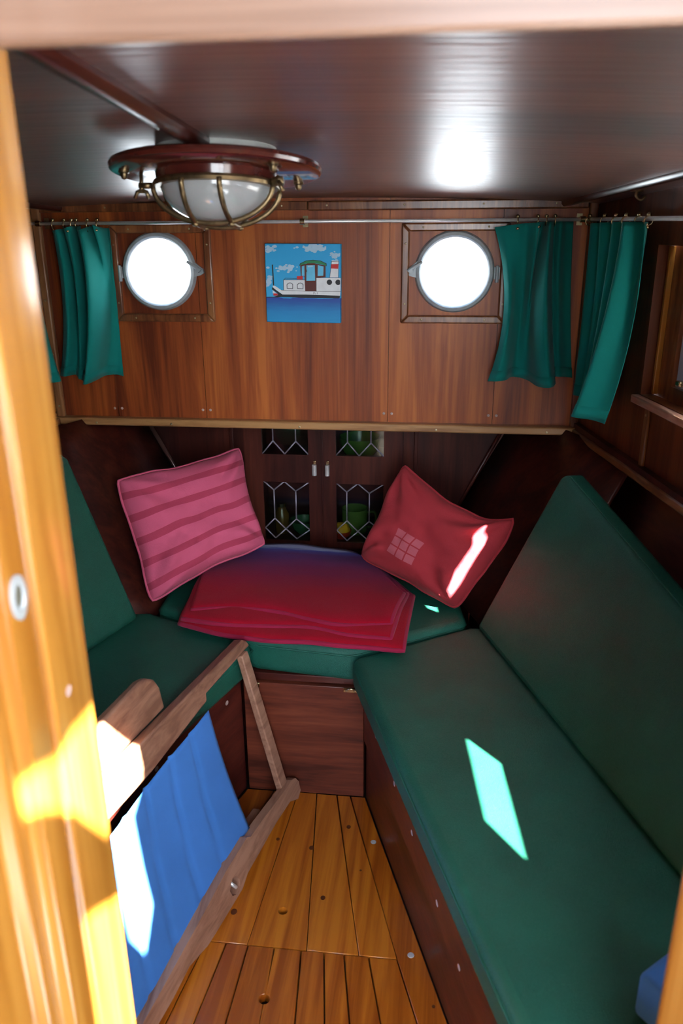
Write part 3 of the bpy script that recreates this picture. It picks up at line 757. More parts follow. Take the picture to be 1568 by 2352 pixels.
for d0, d1, p0, p1, hx in ((-0.598, -0.353, -0.541, -0.394, -0.374), (-0.347, -0.100, -0.307, -0.158, -0.333)):
    zl0, zl1, zu0, zu1 = 0.427, 0.626, 0.717, 0.828
    hl = rect(p0-cx, p1-cx, zl0-cz, zl1-cz); hu = rect(p0-cx, p1-cx, zu0-cz, zu1-cz)
    dr = obj('door', B(slab, rect(d0-cx, d1-cx, 0.008, 0.446), [hl, hu], TXZ, -0.032, -0.016), m_darkz, cb)
    for nodes, pol, edg, z0, z1 in ((LOW_N, LOW_P, LOW_E, zl0, zl1), (UP_N, UP_P, UP_E, zu0, zu1)):
        Q = lambda k: (p0+(p1-p0)*nodes[k][0]-cx, z1-(z1-z0)*nodes[k][1]-cz)
        for p in pol:
            obj('pane', B(slab, [Q(k) for k in p], [], TXZ, -0.0255, -0.0235), m_glassl, dr)
        for ed in edg:
            a, b = Q(ed[0]), Q(ed[1])
            obj('lead_came', B(tube, [(a[0], -0.0265, a[1]), (b[0], -0.0265, b[1])], 0.0021, 8), m_lead, dr, smooth=True)
    bm = bmesh.new()
    tube(bm, [(hx-cx, -0.043, 0.655-cz), (hx-cx, -0.043, 0.689-cz)], 0.0072, 16)
    box(bm, hx-cx-0.002, hx-cx+0.002, -0.04, -0.032, 0.658-cz, 0.686-cz)
    hd = obj('handle', bm, m_steel, dr, smooth='angle')
    obj('keeper', B(box, hx-cx-0.004, hx-cx+0.005, -0.040, -0.032, 0.690-cz, 0.701-cz), m_brassb, hd if False else dr, bevel=0.001)
obj('meeting_bead', B(box, -0.353-cx, -0.347-cx, -0.036, -0.018, 0.008, 0.446), m_darkz, cb, bevel=0.001)

m_mug = plain('green_glaze', (0.10, 0.17, 0.04), 0.25)
m_bowl = plain('bright_green_enamel', (0.05, 0.14, 0.02), 0.25)
m_yel = plain('yellow_glaze', (0.75, 0.36, 0.02), 0.35)
m_redg = plain('red_glaze', (0.42, 0.03, 0.012), 0.35)
m_dgl = plain('dark_green_glaze', (0.03, 0.08, 0.04), 0.25)
mg = thing('mug', (-0.262, 2.50, 0.4155), 'green mug behind the leaded glass of the right cabinet door', 'mug')
obj('body', B(lathe, [(0, 0), (0.040, 0), (0.043, 0.01), (0.044, 0.085), (0.041, 0.085), (0.040, 0.012), (0, 0.012)], 28), m_mug, mg, smooth='angle')
obj('handle', B(tube, spline([(0.042, 0, 0.07), (0.066, 0, 0.072), (0.072, 0, 0.045), (0.060, 0, 0.02), (0.043, 0, 0.018)], 16), 0.005, 8), m_mug, mg, smooth=True)
pot = thing('bowl', (-0.300, 2.437, 0.4155), 'small red bowl heaped yellow behind the right cabinet door', 'bowl')
obj('bowl_body', B(lathe, [(0, 0), (0.016, 0), (0.03, 0.012), (0.034, 0.028), (0.031, 0.028), (0.026, 0.013), (0, 0.006)], 24), m_redg, pot, smooth='angle')
bm = bmesh.new(); lathe(bm, [(0.031, 0.026), (0.024, 0.040), (0.012, 0.051), (0, 0.055)], 18)
for v in bm.verts: v.co += Vector(noise.noise_vector(v.co*90))*0.004
obj('filling', bm, m_yel, pot, smooth=True)
gb = thing('bowl', (-0.245, 2.50, 0.6725), 'bright green enamel bowl on the upper cabinet shelf', 'bowl')
obj('bowl_body', B(lathe, [(0, 0), (0.035, 0), (0.060, 0.03), (0.070, 0.075), (0.067, 0.075), (0.056, 0.031), (0, 0.006)], 32), m_bowl, gb, smooth='angle')
db = thing('bowl', (-0.43, 2.48, 0.4155), 'dark green bowl behind the left cabinet door', 'bowl')
obj('bowl_body', B(lathe, [(0, 0), (0.03, 0), (0.045, 0.02), (0.05, 0.045), (0.047, 0.045), (0.042, 0.021), (0, 0.005)], 28), m_dgl, db, smooth='angle')
jr = thing('jar', (-0.505, 2.47, 0.4155), 'brown glass jar behind the left cabinet door', 'jar')
obj('body', B(lathe, [(0, 0), (0.022, 0), (0.024, 0.004), (0.024, 0.07), (0.015, 0.085), (0.015, 0.095), (0, 0.095)], 22), plain('brown_jar', (0.10, 0.05, 0.012), 0.2), jr, smooth='angle')
obj('lid', B(lathe, [(0.017, 0.093), (0.017, 0.105), (0, 0.106)], 20), m_brassb, jr, smooth='angle')

# ------------------------------------------------------------------ pillows and blanket
def pillow(name, c, thick, nrm, mat, label, seed, pinch=(0.07, 0.07, 0.07, 0.07), sag=0.0, skew=0.0):
    """c = corners bottom-left, bottom-right, top-right, top-left"""
    BL, BR, TRc, TLc = [Vector(p) for p in c]
    ctr = (BL+BR+TRc+TLc)/4
    BL, BR, TRc, TLc = [ctr+(q-ctr)*1.03 for q in (BL, BR, TRc, TLc)]
    e = thing(name, ctr, label, 'pillow')
    nrm = Vector(nrm).normalized()
    N = 44
    bm = bmesh.new(); uvl = bm.loops.layers.uv.new('UVMap')
    def pt(u, v, s):
        a, b = 2*u-1, 2*v-1
        pb, pr, ptp, pl = pinch
        hb = (1-abs(b)**2.2); ha = (1-abs(a-skew*(1-a*a))**2.2)
        uu = u + hb*0.5*(pl*(1-u)**2 - pr*u**2); vv = v + ha*0.5*(pb*(1-v)**2 - ptp*v**2)
        rc = 1-0.055*(a*a*b*b)**4
        uu = 0.5+(uu-0.5)*rc; vv = 0.5+(vv-0.5)*rc
        p = BL*(1-uu)*(1-vv)+BR*uu*(1-vv)+TRc*uu*vv+TLc*(1-uu)*vv
        edge = max(0.0, (1-a**4)*(1-b**4))
        t = thick*edge**0.55
        q = Vector((u*3.1+seed, v*3.1, s*3))
        w = noise.noise(q)*0.016*edge + noise.noise(q*2.7)*0.006*edge
        # creases that run in from the corners
        for (qa, qb) in ((-1, -1), (1, -1), (1, 1), (-1, 1)):
            dx, dyv = a-qa, b-qb; r = math.hypot(dx, dyv); ang = math.atan2(dyv, dx)
            w += 0.009*math.exp(-((r-0.50)/0.34)**2)*math.sin(ang*10+seed+qa*2+qb)
        p = p + nrm*(s*(t+w*edge**0.3)) - Vector((0, 0, sag*(1-b*b)*edge))
        p += Vector(noise.noise_vector(Vector((u*4+seed, v*4, 9))))*0.006
        return p-ctr
    for s in (1, -1):
        vs = [[bm.verts.new(pt(i/N, j/N, s)) for i in range(N+1)] for j in range(N+1)]
        for j in range(N):
            for i in range(N):
                q = [vs[j][i], vs[j][i+1], vs[j+1][i+1], vs[j+1][i]]; w = [(i, j), (i+1, j), (i+1, j+1), (i, j+1)]
                if s < 0: q.reverse(); w.reverse()
                f = bm.faces.new(q)
                for l, (x, y) in zip(f.loops, w): l[uvl].uv = (x/N, y/N)
    bmesh.ops.remove_doubles(bm, verts=bm.verts[:], dist=1e-5)
    obj('cover', bm, mat, e, smooth=True)
    # welted seam round the rim
    rim = []
    for k in range(4):
        for i in range(24):
            f = i/24
            u, v = ((f, 0), (1, f), (1-f, 1), (0, 1-f))[k]
            rim.append(pt(u, v, 0))
    obj('seam', B(tube, rim, 0.0038, 6, closed=True), mat, e, smooth=True)
    return e
pillow('pillow', [(-0.732, 1.825, 0.458), (-0.478, 2.088, 0.528), (-0.572, 2.225, 0.775), (-0.840, 1.925, 0.766)], 0.062, (0.62, -0.62, 0.45), m_pink, 'pink pillow with darker stripes leaning against the left hull panel', 1.3, (0.10, 0.12, 0.10, 0.06))
pillow('pillow', [(-0.202, 2.082, 0.508), (0.062, 1.893, 0.449), (0.208, 1.945, 0.684), (-0.085, 2.125, 0.768)], 0.060, (-0.50, -0.72, 0.42), m_red, 'red pillow with a grid of pale squares and a strip of sunlight', 4.2, (0.02, -0.05, 0.30, 0.04), 0.0, 0.25)

bk = thing('blanket', (-0.35, 1.95, 0.441), 'folded crimson blanket fading to purple and blue on the front seat', 'blanket')
# object space of the blanket meshes stays in world coordinates so the dye follows the cabin
bk.location = (0, 0, 0)
def layer(front, back, z, seed, name, thick=0.011, droop=0.0):
    F = spline(front, 40); Bk = spline(back, 40)
    rows = []
    NV = 26
    for j in range(NV+1):
        t = j/NV
        row = []
        for i in range(41):
            p = F[i]*(1-t)+Bk[i]*t
            zz = z + 0.004*noise.noise(Vector((p.x*9+seed, p.y*9, seed))) + 0.012*math.sin(math.pi*min(1, t*1.1))*(0.5+0.5*noise.noise(Vector((p.x*4, p.y*4, seed))))
            e = min(1.0, t/0.10); zz -= 0.006*(1-e)**2 + droop*(1-e)**2*(0.5+0.5*math.sin(i*0.35+seed))
            row.append((p.x, p.y, zz))
        rows.append(row)
    o = obj(name, B(grid, rows), m_blanket, bk, smooth=True, solid=thick, subsurf=0)
    hem = [(r[0], r[1], r[2]) for r in rows[0]] + [rows[j][40] for j in range(1, NV+1)]
    obj('hem', B(tube, hem, thick*0.56, 8), m_hem, o, smooth=True)
    return o
backl = [(-0.66, 2.10), (-0.55, 2.18), (-0.44, 2.205), (-0.33, 2.185), (-0.22, 2.15), (-0.12, 2.05)]
layer([(-0.630, 1.735), (-0.505, 1.690), (-0.40, 1.676), (-0.295, 1.672), (-0.17, 1.664), (-0.060, 1.660)], [(-0.655, 2.08), (-0.55, 2.15), (-0.42, 2.17), (-0.30, 2.16), (-0.16, 2.11), (-0.046, 1.945)], 0.4545, 2.0, 'lower_fold')
layer([(-0.622, 1.735), (-0.51, 1.716), (-0.40, 1.722), (-0.30, 1.722), (-0.19, 1.696), (-0.092, 1.690)], [(-0.65, 2.09), (-0.55, 2.16), (-0.43, 2.18), (-0.31, 2.17), (-0.17, 2.12), (-0.062, 1.93)], 0.467, 5.0, 'middle_fold')
layer([(-0.606, 1.765), (-0.495, 1.784), (-0.379, 1.772), (-0.29, 1.742), (-0.218, 1.724), (-0.095, 1.742)], [(-0.645, 2.10), (-0.54, 2.185), (-0.43, 2.205), (-0.325, 2.188), (-0.205, 2.145), (-0.070, 1.90)], 0.479, 8.0, 'top_fold')

# ------------------------------------------------------------------ curtains and rods
def rod(name, p, q, label, brackets):
    e = thing(name, p, label, 'curtain rod')
    L = Vector(p)
    obj('rod_bar', B(tube, [Vector(p)-L, Vector(q)-L], 0.0043, 12), m_steel, e, smooth=True)
    for b, n in brackets:
        b = Vector(b)-L; n = Vector(n).normalized()
        bm = bmesh.new()
        tube(bm, [b, b+n*0.052], 0.0035, 8)
        lathe(bm, [(0.0075, -0.006), (0.0075, 0.006), (0.0045, 0.006), (0.0045, -0.006)], 14, lambda x, y, z: b+Vector((0, 0, y))+n*x+n.cross(Vector((0, 0, 1)))*z, closed=True)
        pl = b+n*0.052
        s = n.cross(Vector((0, 0, 1)))
        slab(bm, rect(-0.007, 0.007, -0.014, 0.014), [], lambda a, c, t: pl+s*a+Vector((0, 0, c))-n*t, 0, 0.002)
        obj('bracket', bm, m_brassb, e, smooth='angle')
    return e
RZ, RYc = 1.402, 2.142
rod('curtain_rod', (-1.085, RYc, RZ), (0.352, RYc, RZ), 'thin nickel curtain rod across the front bulkhead', [((-0.358, RYc, RZ), (0, 1, 0)), ((-1.07, RYc, RZ), (0, 1, 0)), ((0.34, RYc, RZ), (0, 1, 0))])
q0 = TR(0.07, RZ, -0.05); q1 = TR(1.58, RZ, -0.05)
rod('curtain_rod', q0, q1, 'nickel curtain rod along the right cabin side', [(TR(0.09, RZ, -0.05), RN), (TR(0.9, RZ, -0.05), RN)])
q0 = TL(0.07, RZ, -0.05); q1 = TL(1.58, RZ, -0.05)
rod('curtain_rod', q0, q1, 'nickel curtain rod along the left cabin side', [(TL(0.09, RZ, -0.05), LN), (TL(0.9, RZ, -0.05), LN)])

def curtain(name, label, T, top, mid, bot, ztop, zbot, rings, group=None, rod_d=0.0):
    """T(a, z, d): a along the wall, d into the room; rod at d = rod_d"""
    base = Vector(T(top[0][0], (ztop[0]+zbot)/2, rod_d))
    e = thing(name, base, label, 'curtain', group)
    n = 90
    amp = lambda P: [(a, max(0.012, 0.058+(d-0.056)*2.0)) for a, d in P]
    top, mid, bot = amp(top), amp(mid), amp(bot)
    A, Mi, Bo = spline(top, n), spline(mid, n), spline(bot, n)
    zt = spline([(z, 0) for z in ztop], n)
    rows = []
    NV = 30
    for j in range(NV+1):
        v = j/NV
        row = []
        for i in range(n+1):
            w = (1-v)*(1-2*v), 4*v*(1-v), v*(2*v-1)
            p = A[i]*w[0]+Mi[i]*w[1]+Bo[i]*w[2]
            z = zt[i].x*(1-v)+(zbot + 0.006*math.sin(i*0.11))*v
            row.append(Vector(T(p.x, z, p.y))-base)
        rows.append(row)
    obj('cloth', B(grid, rows), m_curtain, e, smooth=True, solid=0.0016)
    obj('hem', B(grid, [[q+(r[i]-q)*f for i, q in enumerate(rows[-1])] for r in [rows[-3]] for f in (0.0, 1.0)]), m_curtain, e, smooth=True, solid=0.0034)
    for f in rings:
        i = int(f*n); t = A[i]
        c = Vector(T(t.x, RZ, rod_d))-base
        ax = (Vector(T(t.x+0.01, RZ, rod_d))-Vector(T(t.x, RZ, rod_d))).normalized()
        side = ax.cross(Vector((0, 0, 1)))
        bm = bmesh.new()
        tube(bm, [c+Vector((0, 0, 1))*0.0095*math.cos(k*math.pi/8)+side*0.0095*math.sin(k*math.pi/8)+Vector((0, 0, -0.004)) for k in range(16)], 0.0017, 6, closed=True)
        low = rows[0][i]
        tube(bm, [c+Vector((0, 0, -0.0135)), c*0.5+low*0.5+Vector((0, 0, -0.006)), low+Vector((0, 0, -0.010))], 0.0014, 6)
        lathe(bm, [(0, 0.004), (0.0042, 0.002), (0.0042, -0.002), (0, -0.004)], 8, lambda x, y, z: low+Vector((x, y, z-0.010))-side*0.003)
        lathe(bm, [(0, 0.005), (0.005, 0.002), (0.005, -0.002), (0, -0.005)], 8, lambda x, y, z: c+Vector((x, y, z+0.0085)))
        obj('ring', bm, m_brassb, e, smooth=True)
    return e
TF = lambda a, z, d: (a, WY-d, z)
curtain('curtain', 'gathered teal curtain left of the left porthole', TF,
        [(-1.030, 0.058), (-1.010, 0.066), (-0.998, 0.040), (-0.990, 0.068), (-0.972, 0.070), (-0.966, 0.042), (-0.955, 0.066), (-0.936, 0.074), (-0.926, 0.040), (-0.912, 0.066), (-0.902, 0.058), (-0.897, 0.035), (-0.888, 0.040)],
        [(-1.035, 0.050), (-1.010, 0.062), (-0.998, 0.046), (-0.990, 0.050), (-0.975, 0.068), (-0.962, 0.052), (-0.952, 0.060), (-0.925, 0.092), (-0.908, 0.070), (-0.905, 0.046), (-0.902, 0.040), (-0.898, 0.036), (-0.893, 0.030)],
        [(-1.072, 0.045), (-1.045, 0.060), (-1.028, 0.048), (-1.015, 0.052), (-1.002, 0.062), (-0.995, 0.060), (-0.982, 0.070), (-0.955, 0.098), (-0.940, 0.080), (-0.935, 0.055), (-0.925, 0.044), (-0.912, 0.032), (-0.895, 0.018)],
        [1.384, 1.388, 1.386, 1.394, 1.395, 1.386, 1.398, 1.396, 1.390, 1.390], 0.992, (0.02, 0.18, 0.32, 0.45, 0.62, 0.80), None, 0.058)
curtain('curtain', 'teal curtain overlapping the right porthole frame', TF,
        [(0.128, 0.055), (0.150, 0.060), (0.183, 0.064), (0.205, 0.062), (0.232, 0.075), (0.240, 0.045), (0.252, 0.040), (0.256, 0.075), (0.266, 0.070), (0.276, 0.040), (0.290, 0.050), (0.305, 0.040), (0.325, 0.030)],
        [(0.163, 0.055), (0.175, 0.066), (0.190, 0.052), (0.210, 0.046), (0.222, 0.060), (0.230, 0.060), (0.236, 0.085), (0.258, 0.100), (0.272, 0.070), (0.285, 0.045), (0.298, 0.050), (0.315, 0.038), (0.335, 0.026)],
        [(0.130, 0.075), (0.150, 0.086), (0.172, 0.082), (0.192, 0.050), (0.220, 0.042), (0.240, 0.052), (0.256, 0.088), (0.280, 0.104), (0.296, 0.092), (0.305, 0.052), (0.320, 0.050), (0.338, 0.040), (0.356, 0.024)],
        [1.385, 1.392, 1.396, 1.397, 1.398, 1.398, 1.397], 1.006, (0.17, 0.34, 0.52, 0.74), None, 0.058)
curtain('curtain', 'teal curtain hanging beside the starboard window with a sunlit edge', lambda a, z, d: TR(a, z, -d),
        [(0.020, 0.035), (0.072, 0.045), (0.111, 0.055), (0.150, 0.040), (0.189, 0.060), (0.209, 0.040), (0.241, 0.048), (0.274, 0.062), (0.300, 0.045), (0.332, 0.060), (0.371, 0.070), (0.391, 0.050), (0.417, 0.058)],
        [(0.020, 0.030), (0.072, 0.042), (0.111, 0.055), (0.150, 0.040), (0.189, 0.058), (0.215, 0.040), (0.254, 0.050), (0.287, 0.070), (0.306, 0.050), (0.332, 0.064), (0.364, 0.080), (0.384, 0.060), (0.407, 0.056)],
        [(0.020, 0.030), (0.059, 0.040), (0.105, 0.056), (0.137, 0.042), (0.176, 0.062), (0.202, 0.046), (0.241, 0.056), (0.274, 0.080), (0.296, 0.070), (0.316, 0.090), (0.342, 0.100), (0.364, 0.080), (0.384, 0.070)],
        [1.392, 1.394, 1.396, 1.396, 1.396], 0.972, (0.1, 0.3, 0.5, 0.66, 0.82, 0.97), None, 0.05)
curtain('curtain', 'teal curtain on the left cabin side half hidden by the doorpost', lambda a, z, d: TL(a, z, -d),
        [(0.12, 0.050), (0.15, 0.060), (0.18, 0.045), (0.21, 0.065), (0.25, 0.045), (0.29, 0.06), (0.33, 0.05)],
        [(0.085, 0.055), (0.12, 0.060), (0.16, 0.040), (0.20, 0.065), (0.24, 0.045), (0.29, 0.06), (0.34, 0.05)],
        [(0.055, 0.055), (0.10, 0.075), (0.14, 0.045), (0.19, 0.070), (0.24, 0.045), (0.29, 0.06), (0.35, 0.05)],
        [1.385, 1.392, 1.394, 1.394], 0.985, (0.05, 0.3, 0.6, 0.9), None, 0.05)

# ------------------------------------------------------------------ painting
pt_ = thing('painting', (-0.366, WY, 1.246), 'small square canvas painting of a white motor boat with a green roof', 'painting')
pt_.rotation_euler = (0, math.radians(0.6), 0)
S = 0.203
def canvas_mat():
    m, nt, b = new_mat('painted_sky_and_water')
    tc = nt.nodes.new('ShaderNodeTexCoord'); sp = nt.nodes.new('ShaderNodeSeparateXYZ')
    nt.links.new(tc.outputs['Object'], sp.inputs[0])
    mr = nt.nodes.new('ShaderNodeMapRange'); mr.inputs['From Min'].default_value = -S/2; mr.inputs['From Max'].default_value = S/2
    nz = tex_noise(nt, (20, 20, 160), (0, 0, 0), 1.0, 4)
    add = math_node(nt, 'MULTIPLY_ADD', nz.outputs['Fac'], 0.016, sp.outputs['Z'])
    add = math_node(nt, 'SUBTRACT', add, 0.008)
    nt.links.new(add, mr.inputs['Value'])
    r = ramp(nt, mr.outputs[0], [(0.0, (0.012, 0.30, 0.62)), (0.14, (0.010, 0.24, 0.56)), (0.24, (0.012, 0.13, 0.42)), (0.318, (0.02, 0.06, 0.36)), (0.322, (0.03, 0.42, 0.78)), (1.0, (0.015, 0.38, 0.76))])
    r.color_ramp.elements[3].position = 0.3185
    nt.links.new(r.outputs['Color'], b.inputs['Base Color']); setp(b, Roughness=0.55)
    return m
obj('canvas', B(box, -S/2, S/2, -0.022, -0.002, -S/2, S/2), canvas_mat(), pt_, bevel=0.002)
def paint(col): return plain('paint_%02x%02x%02x' % tuple(int(255*min(1, c)) for c in col), col, 0.55, 0, 0.05, 60)
P_WHITE, P_BLACK, P_BROWN, P_GREEN, P_RED, P_BLUE, P_CLOUD, P_GREY = [paint(c) for c in ((0.78, 0.80, 0.82), (0.012, 0.014, 0.018), (0.11, 0.018, 0.012), (0.015, 0.22, 0.085), (0.62, 0.025, 0.025), (0.14, 0.56, 0.82), (0.42, 0.62, 0.78), (0.10, 0.11, 0.13))]
def pz(x, y): return ((x-140)/1250-0.5)*S, (0.5-(y-142)/1282)*S
lay = [0]
def shape(name, pts, mat, lvl):
    obj(name, B(slab, [pz(*p) for p in pts], [], lambda a, b, t: (a, -t, b), 0.0220, 0.0221+0.00012*lvl), mat, pt_)
def stroke(name, pts, mat, w, lvl):
    bm = bmesh.new()
    P2 = [Vector(pz(*p)) for p in pts]; w = w/1250*S/2
    for a, b in zip(P2, P2[1:]):
        d = (b-a).normalized(); n = Vector((-d.y, d.x))*w; a2 = a-d*w*0.6; b2 = b+d*w*0.6
        slab(bm, [tuple(a2-n), tuple(b2-n), tuple(b2+n), tuple(a2+n)], [], lambda x, z, t: (x, -t, z), 0.0220, 0.0221+0.00012*lvl)
    obj(name, bm, mat, pt_)
def cloud(cx0, cy0, rx, ry, n, seed):
    random.seed(seed)
    bm = bmesh.new()
    for _ in range(n):
        x = cx0+random.gauss(0, rx*0.45); y = cy0+random.gauss(0, ry*0.45); r = random.uniform(10, 30)
        c = [(x+r*1.3*math.cos(t*math.pi/5), y+r*0.8*math.sin(t*math.pi/5)) for t in range(10)]
        c = [(min(1380, max(150, a)), max(150, b)) for a, b in c]
        slab(bm, [pz(*p) for p in reversed(c)], [], lambda a, b, t: (a, -t, b), 0.0220, 0.02212+random.random()*0.00005)
    o = obj('painted_cloud', bm, P_CLOUD, pt_)
cloud(930, 205, 230, 55, 60, 1); cloud(480, 535, 180, 70, 38, 2); cloud(215, 235, 110, 50, 24, 3); cloud(185, 750, 50, 110, 26, 4); cloud(1290, 330, 90, 70, 20, 5)
shape('painted_hull', [(262, 815), (300, 825), (400, 890), (800, 903), (1385, 898), (1380, 972), (420, 962), (380, 935), (258, 850)], P_WHITE, 1)
shape('painted_waterline', [(245, 850), (262, 848), (330, 905), (420, 962), (800, 958), (1380, 970), (1370, 1012), (790, 1012), (270, 1000), (345, 975), (330, 940), (245, 880)], P_BLACK, 2)
shape('painted_bow', [(255, 895), (320, 945), (255, 945)], P_WHITE, 3); shape('painted_bow', [(262, 948), (325, 945), (350, 975), (270, 985)], P_RED, 3)
shape('painted_cabin', [(440, 722), (792, 722), (800, 905), (440, 892)], P_WHITE, 1)
shape('painted_aft_cabin', [(985, 682), (1388, 678), (1386, 898), (985, 905)], P_WHITE, 1)
shape('painted_wheelhouse', [(722, 480), (900, 440), (1140, 485), (1140, 672), (985, 685), (988, 905), (800, 905), (790, 662), (730, 662)], P_BROWN, 2)
shape('painted_window', [(748, 500), (792, 488), (792, 655), (745, 655)], P_BLUE, 3)
shape('painted_window', [(825, 485), (962, 482), (968, 728), (822, 732)], P_BLUE, 3)
shape('painted_window', [(1012, 480), (1108, 500), (1102, 648), (1008, 655)], P_BLUE, 3)
shape('painted_roof', [(712, 490), (725, 460), (820, 415), (935, 402), (1060, 415), (1150, 455), (1152, 492), (1060, 462), (935, 448), (820, 455)], P_GREEN, 4)
stroke('painted_outline', [(712, 490), (725, 458), (820, 413), (935, 400), (1060, 413), (1152, 455), (1152, 492)], P_BLACK, 9, 5)
shape('painted_funnel', [(1240, 420), (1352, 415), (1348, 672), (1208, 674)], P_WHITE, 2)
shape('painted_funnel_band', [(1228, 462), (1350, 458), (1345, 535), (1222, 530)], P_RED, 3)
stroke('painted_outline', [(1240, 418), (1355, 414), (1350, 674)], P_BLACK, 6, 4); stroke('painted_outline', [(1240, 418), (1208, 676)], P_BLACK, 6, 4)
for x in (1202, 1345):
    shape('painted_port', [(min(1378, x+45*math.cos(-t*math.pi/8)), 752+43*math.sin(-t*math.pi/8)) for t in range(16)], P_BLACK, 3)
for x in (545, 718):
    stroke('painted_window_outline', [(x-46, 862), (x-48, 800), (x-25, 778), (x+3, 770), (x+30, 778), (x+48, 795), (x+46, 864), (x-46, 862)], P_GREY, 11, 3)
stroke('painted_mast', [(262, 485), (273, 812)], P_BLACK, 20, 3)
shape('painted_box', [(664, 660), (760, 657), (762, 712), (664, 712)], P_RED, 3)
stroke('painted_outline', [(440, 892), (440, 722), (792, 718)], P_BLACK, 8, 3); stroke('painted_outline', [(455, 715), (470, 695), (660, 697)], P_BLACK, 6, 3)
stroke('painted_outline', [(400, 890), (800, 904), (1386, 899)], P_BLACK, 5, 3); stroke('painted_outline', [(985, 905), (985, 684), (1388, 678)], P_BLACK, 6, 3)
stroke('painted_outline', [(150, 1010), (300, 1008), (380, 1000)], P_BLACK, 10, 2)
stroke('painted_outline', [(855, 495), (925, 490), (922, 506), (858, 510), (855, 495)], P_WHITE, 5, 5); stroke('painted_handle', [(832, 555), (832, 590)], P_BLACK, 8, 5)
stroke('painted_letter', [(938, 950), (938, 918), (955, 920), (958, 932), (945, 938)], P_GREY, 4, 3)
stroke('painted_letter', [(972, 935), (972, 950)], P_GREY, 4, 3); stroke('painted_letter', [(1003, 918), (1003, 948)], P_GREY, 4, 3); stroke('painted_letter', [(994, 930), (1012, 928)], P_GREY, 4, 3)

# ------------------------------------------------------------------ ceiling lamp
lz = 1.512
lm = thing('ceiling_lamp', (-0.372, 1.39, lz), 'round brass caged bulkhead lamp on a red mahogany plate', 'lamp', rot=(math.radians(-6.5), 0, 0))
obj('base', B(lathe, [(0, 0.024), (0.096, 0.024), (0.098, 0.020), (0.098, -0.022), (0, -0.022)], 48), m_whitep, lm, smooth='angle')
obj('plate', B(lathe, [(0, -0.0225), (0.166, -0.0225), (0.171, -0.025), (0.173, -0.030), (0.171, -0.035), (0.166, -0.0375), (0, -0.0375)], 72), m_plate, lm, smooth='angle')
obj('reflector', B(lathe, [(0, -0.040), (0.030, -0.041), (0.088, -0.050)], 40), m_whitep, lm, smooth=True, solid=0.001)
obj('bulb', B(lathe, [(0, -0.092), (0.016, -0.088), (0.024, -0.076), (0.022, -0.064), (0.013, -0.052), (0.013, -0.042)], 24), m_whitep, lm, smooth=True)
obj('collar', B(lathe, [(0.100, -0.0376), (0.098, -0.052), (0.090, -0.052), (0.090, -0.0376)], 56, closed=True), m_plate, lm, smooth='angle')
obj('rim', B(lathe, [(0.103, -0.051), (0.105, -0.055), (0.103, -0.060), (0.092, -0.060), (0.092, -0.051)], 56, closed=True), m_brass, lm, smooth='angle')
obj('glass_dome', B(lathe, [(0.0915*math.cos(t*math.pi/24), -0.056-0.058*math.sin(t*math.pi/24)) for t in range(0, 13)], 56), m_dome, lm, smooth=True)
def hoop(ax, off):
    pts = []
    for k in range(25):
        t = math.pi*k/24
        a = math.sqrt(max(0.0, 1-(off/0.104)**2))*0.104
        x, d = a*math.cos(t), 0.0625*math.sqrt(max(0.0, 1-(off/0.104)**2))*math.sin(t)
        pts.append((x, off, -0.057-d) if ax == 'x' else (off, x, -0.057-d))
    return pts
for ax, off in (('x', -0.030), ('x', 0.030), ('y', -0.030), ('y', 0.030)):
    obj('cage_bar', B(tube, hoop(ax, off), 0.0042, 8), m_brass, lm, smooth=True)
for a in (-0.030, 0.030):
    for b in (-0.030, 0.030):
        o = obj('rivet', B(lathe, [(0, -0.005), (0.005, -0.003), (0.006, 0.0), (0, 0.003)], 10), m_brass, lm, smooth=True)
        o.location = (a, b, -0.1172)
bm = bmesh.new()   # wing bolt on the left
tube(bm, [(-0.122, -0.02, -0.037), (-0.122, -0.02, -0.068)], 0.0035, 8)
tube(bm, [(-0.134, -0.02, -0.076), (-0.130, -0.02, -0.066), (-0.122, -0.02, -0.063), (-0.114, -0.02, -0.066), (-0.110, -0.02, -0.076)], 0.0035, 8)
tube(bm, [(-0.104, -0.02, -0.056), (-0.126, -0.02, -0.056)], 0.005, 8)
obj('wing_nut', bm, m_brass, lm, smooth=True)
bm = bmesh.new()
tube(bm, [(0.100, -0.038, -0.056), (0.118, -0.038, -0.054)], 0.007, 10); tube(bm, [(0.112, -0.05, -0.054), (0.112, -0.026, -0.054)], 0.006, 10)
tube(bm, [(0.112, -0.05, -0.056), (0.120, -0.052, -0.072)], 0.0035, 8)
obj('hinge', bm, m_brass, lm, smooth=True)
for ang in (200, 320, 35, 140):
    a = math.radians(ang)
    o = obj('acorn_nut', B(lathe, [(0, -0.052), (0.004, -0.050), (0.006, -0.046), (0.006, -0.042), (0.0085, -0.041), (0.0085, -0.0376), (0, -0.0376)], 12), m_brass, lm, smooth='angle')
    o.location = (0.148*math.cos(a), 0.148*math.sin(a), 0)

hk = thing('ceiling_hook', (0.405, 1.88, ceil_z(0.405, 1.88)), 'small brass hook screwed to the ceiling above the right curtain', 'hook')
obj('hook_plate', B(lathe, [(0, 0.002), (0.013, 0.002), (0.013, -0.003), (0, -0.003)], 18), m_brass, hk, smooth='angle')
obj('hook_arm', B(tube, spline([(0, 0, -0.002), (0, 0, -0.012), (0.010, 0, -0.019), (0.019, 0, -0.012)], 12), 0.0032, 8), m_brass, hk, smooth=True)

